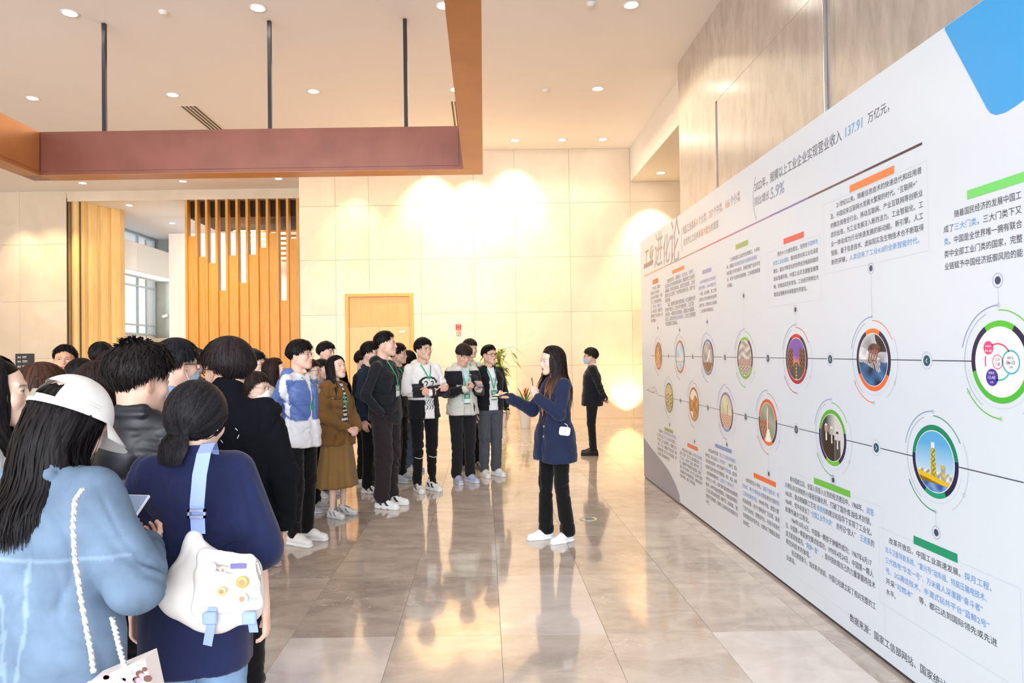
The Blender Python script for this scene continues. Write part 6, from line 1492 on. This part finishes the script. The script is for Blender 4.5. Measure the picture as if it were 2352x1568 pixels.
# ---- pearl strap handbag of the denim jacket wearer
Yh = F2['at'][1]-.22
hb = empty('handbag', onY(280, 1568, Yh)); tag(hb, 'small floral handbag on a white woven chain strap beside the denim jacket', 'bag')
oo = hb.location
def H3(px, py, dy=0): return np.array(onY(px, py, Yh+dy)-oo)
M_chain = mat('strap_pearl', (.85, .80, .75), .35, bump=.8, bscale=500)
for P in ([(190, 1122, .03), (172, 1150, .0), (168, 1210, -.01), (172, 1280, -.01), (184, 1360, -.01), (198, 1440, -.01), (210, 1500, -.005), (216, 1550, .0)], [(258, 1418, .05), (268, 1460, .03), (278, 1500, .01), (288, 1535, .0)]):
    pts = [H3(*p) for p in P]; dense = []
    for i in range(len(pts)-1):
        for u in np.linspace(0, 1, 9)[:-1]: dense.append(pts[i]*(1-u)+pts[i+1]*u)
    t = MB()
    for sg in (0, 1): t.tube([p+np.array([math.cos(i*1.4+sg*3.14)*.0035, math.sin(i*1.4+sg*3.14)*.0035, 0]) for i, p in enumerate(dense)], .0042, 6)
    t.build('chain_strap', M_chain, hb, True)['kind'] = 'stuff'
a, b_, c, d_ = H3(205, 1566), H3(333, 1512), H3(352, 1600), H3(205, 1640)
t = MB(); t.add([tuple(p+np.array([0, dy, 0])) for dy in (0, .06) for p in (a, b_, c, d_)], [(0, 1, 2, 3), (7, 6, 5, 4), (0, 4, 5, 1), (1, 5, 6, 2), (2, 6, 7, 3), (3, 7, 4, 0)])
t.build('bag_body', mat('bag_pale', lin('#E8DCD6'), .5), hb)
rr = random.Random(3); t = MB()
for k in range(46):
    u, v = rr.random(), rr.random(); p = (a*(1-u)+b_*u)*(1-v)+(d_*(1-u)+c*u)*v; r = rr.uniform(.004, .011); n = 7
    t.add([tuple(p+np.array([math.cos(6.283*j/n)*r, -.001-.0002*(k % 5), math.sin(6.283*j/n)*r*.8])) for j in range(n)], [tuple(range(n))[::-1]], mi=k % 4)
t.build('floral_print', [mat('fl_pink', lin('#D98A9A'), .5), mat('fl_red', lin('#A8303A'), .5), mat('fl_white', lin('#F6F0EE'), .5), mat('fl_dark', lin('#5A3A30'), .5)], hb)['kind'] = 'stuff'
# ---- microphone receiver and hand piece of the presenter
r7 = P7['_']['root']; pw = to_world(P7, (-.145, .012, .515*P7['H']))
q = onY(1297, 990, 5.80)
e = empty('microphone_pack', q); e.rotation_euler = (0, math.radians(8), math.radians(8)); tag(e, 'white pocket amplifier hanging at the hip of the presenter', 'amplifier')
MB().box(-.046, .046, -.016, .016, -.035, .035, bev=.012).build('case', mat('pack_white', (.88, .88, .9), .3), e)
MB().tube([(.0, -.018, 0), (.0, -.0155, 0)], .010, 14).build('logo_disc', mat('pack_grey', (.5, .5, .54), .4), e)
MB().tube([(.02, 0, .034), (.02, .02, .05), (.0, .03, .06)], .004, 6).build('clip', mat('pack_grey', (.5, .5, .54), .4), e)
p, Dd, Nn = wristpt(P7, -1, .075, .02)
e = empty('microphone', p); tag(e, 'thin dark microphone between the raised fingers and the mouth of the presenter', 'microphone')
MB().tube([(0, 0, -.02), (-.01, -.002, .05), (-.015, -.004, .085)], [.004, .0035, .006], 8).build('stem', mat('mic_dark', (.02, .02, .025), .4), e)
for i, z in enumerate((.585, .535)):
    x_ = -.035; MB().lathe([(.011, 0), (.011, .003), (.006, .005), (.001, .005)], n=16).build('button', mat('button_grey', (.28, .30, .36), .3), r7, True, loc=(x_-.0, P7['_']['front_y'](x_, z*P7['H'])+.022, z*P7['H']), rot=(-math.pi/2, 0, 0))
# tie of the man in the suit
t = MB(); t.strip([P8['_']['nb']+np.array([0, .062, .0]), P8['_']['nb']+np.array([0, .105, -.07]), np.array([0, P8['_']['front_y'](0, .70*P8['H'])+.010, .70*P8['H']])], .045, (0, 1, .2)); t.build('tie', mat('tie_dark', lin('#2A3350'), .5), P8['_']['root'])
# four white stitches on the back of the black sweater
d = F4['_']
for (dx, dz, an) in ((-.035, .03, .8), (.03, .034, -.6), (-.03, -.012, -.7), (.036, .004, .9)):
    x_ = dx; z = .742*F4['H']+dz; yy = -d['front_y'](x_, z)-.012
    MB().tube([(x_-.006*math.cos(an), yy, z-.010*math.sin(an)), (x_+.006*math.cos(an), yy, z+.010*math.sin(an))], .0016, 5).build('stitch', mat('thread_white', (.85, .85, .85), .7), d['root'])
# earring of the ponytail wearer
q = F3['_']['toB'](np.array([[.083, .004, -.040]]))[0]; MB().lathe([(.001, -.004), (.004, 0), (.001, .004)], n=10).build('earring', M_steel, F3['_']['root'], True, loc=tuple(q))
# ---- plants
M_leaf_y = mat('leaf_yellow_green', lin('#93A63A'), .45, var=.2, vscale=8, spec=.4); M_leaf_g = mat('leaf_green', lin('#4F7A30'), .4, var=.2, vscale=8)
M_stem = mat('stem_green', lin('#6E8438'), .6); M_pot = mat('pot_white', (.82, .80, .77), .35); M_soil = mat('soil', (.05, .035, .025), .9)
def leaf(b, base, d, up, L_, w, droop, n=7):
    d = np.array(d, float); d /= np.linalg.norm(d); up = np.array(up, float); sd = np.cross(d, up); sd /= np.linalg.norm(sd)+1e-9; V = []
    for i in range(n+1):
        u = i/n; c = np.array(base)+d*L_*u+np.array([0, 0, -1])*droop*u*u; ww = w*math.sin(math.pi*min(1, u*.93+.07))**.8*(1-.35*u)
        V += [tuple(c-sd*ww+np.array([0, 0, .18*ww])), tuple(c), tuple(c+sd*ww+np.array([0, 0, .18*ww]))]
    Fc = []
    for i in range(n): q = 3*i; Fc += [(q, q+1, q+4, q+3), (q+1, q+2, q+5, q+4)]
    b.add(V, Fc)
def pot(e, r0, r1, h):
    t = MB(); t.lathe([(r0*.95, 0), (r0, .01), (r1, h-.03), (r1*1.05, h-.025), (r1*1.05, h), (r1*.93, h), (r1*.9, h-.04)], n=32); t.build('pot', M_pot, e, True); t = MB(); t.lathe([(r1*.9, h-.045), (.001, h-.04)], n=20); t.build('soil', M_soil, e)
q = onZ(1199, 978, 0); e = empty('potted_bromeliad', (q.x+.05, q.y-.45, 0)); tag(e, 'white tapered pot with arching strap leaves and a red-orange bract', 'plant')
pot(e, .10, .155, .52); rr = random.Random(5); 
for k in range(26):
    b = MB(); a = k*2.4; el = rr.uniform(.35, 1.3); leaf(b, (0, 0, .50), (math.cos(a)*math.cos(el), math.sin(a)*math.cos(el), math.sin(el)), (0, 0, 1), rr.uniform(.35, .60), .020, rr.uniform(.12, .38), 8); b.build('leaf', M_leaf_g, e, True)
MR = mat('bract_red', lin('#D8552E'), .45)
for k in range(12):
    b = MB(); a = k*2.4; leaf(b, (0, 0, .62+.012*k), (math.cos(a)*.5, math.sin(a)*.5, 1), (0, 0, 1), .14, .018, .03, 5); b.build('bract', MR, e, True)
q = onZ(1152, 985, 0); e = empty('climbing_plant', (q.x-.02, 15.2, 0)); tag(e, 'tall yellow-green climbing plant on a pole behind the black cardigan', 'plant')
pot(e, .14, .19, .30); MB().tube([(0, 0, .2), (0, 0, 1.45)], .035, 10).build('moss_pole', mat('moss', (.12, .09, .04), .9, bump=.8, bscale=60), e)
rr = random.Random(9)
for k in range(150):
    b = MB(); a = rr.uniform(0, 6.283); z = rr.uniform(.35, 1.58); r = .05+.12*rr.random(); el = rr.uniform(-.5, .7)
    if z > 1.4: el = rr.uniform(.2, 1.2)
    base = (math.cos(a)*r*.6, math.sin(a)*r*.6, z); b.tube([(0, 0, z-.05), base], .004, 4); 
    leaf(b, base, (math.cos(a)*math.cos(el), math.sin(a)*math.cos(el), math.sin(el)), (0, 0, 1), rr.uniform(.14, .27), rr.uniform(.035, .06), rr.uniform(.04, .14), 5); b.build('leaf', M_leaf_y, e, True)
for k in range(8):
    b = MB(); a = k*.8; P = [(0, 0, 1.45), (math.cos(a)*.12, math.sin(a)*.12, 1.66), (math.cos(a)*.32, math.sin(a)*.32, 1.70-.02*k), (math.cos(a)*.42, math.sin(a)*.42, 1.60-.03*k)]; b.tube(P, .004, 5); leaf(b, P[-1], (math.cos(a), math.sin(a), -.5), (0, 0, 1), .18, .035, .08, 5); b.build('leaf', M_leaf_y, e, True)
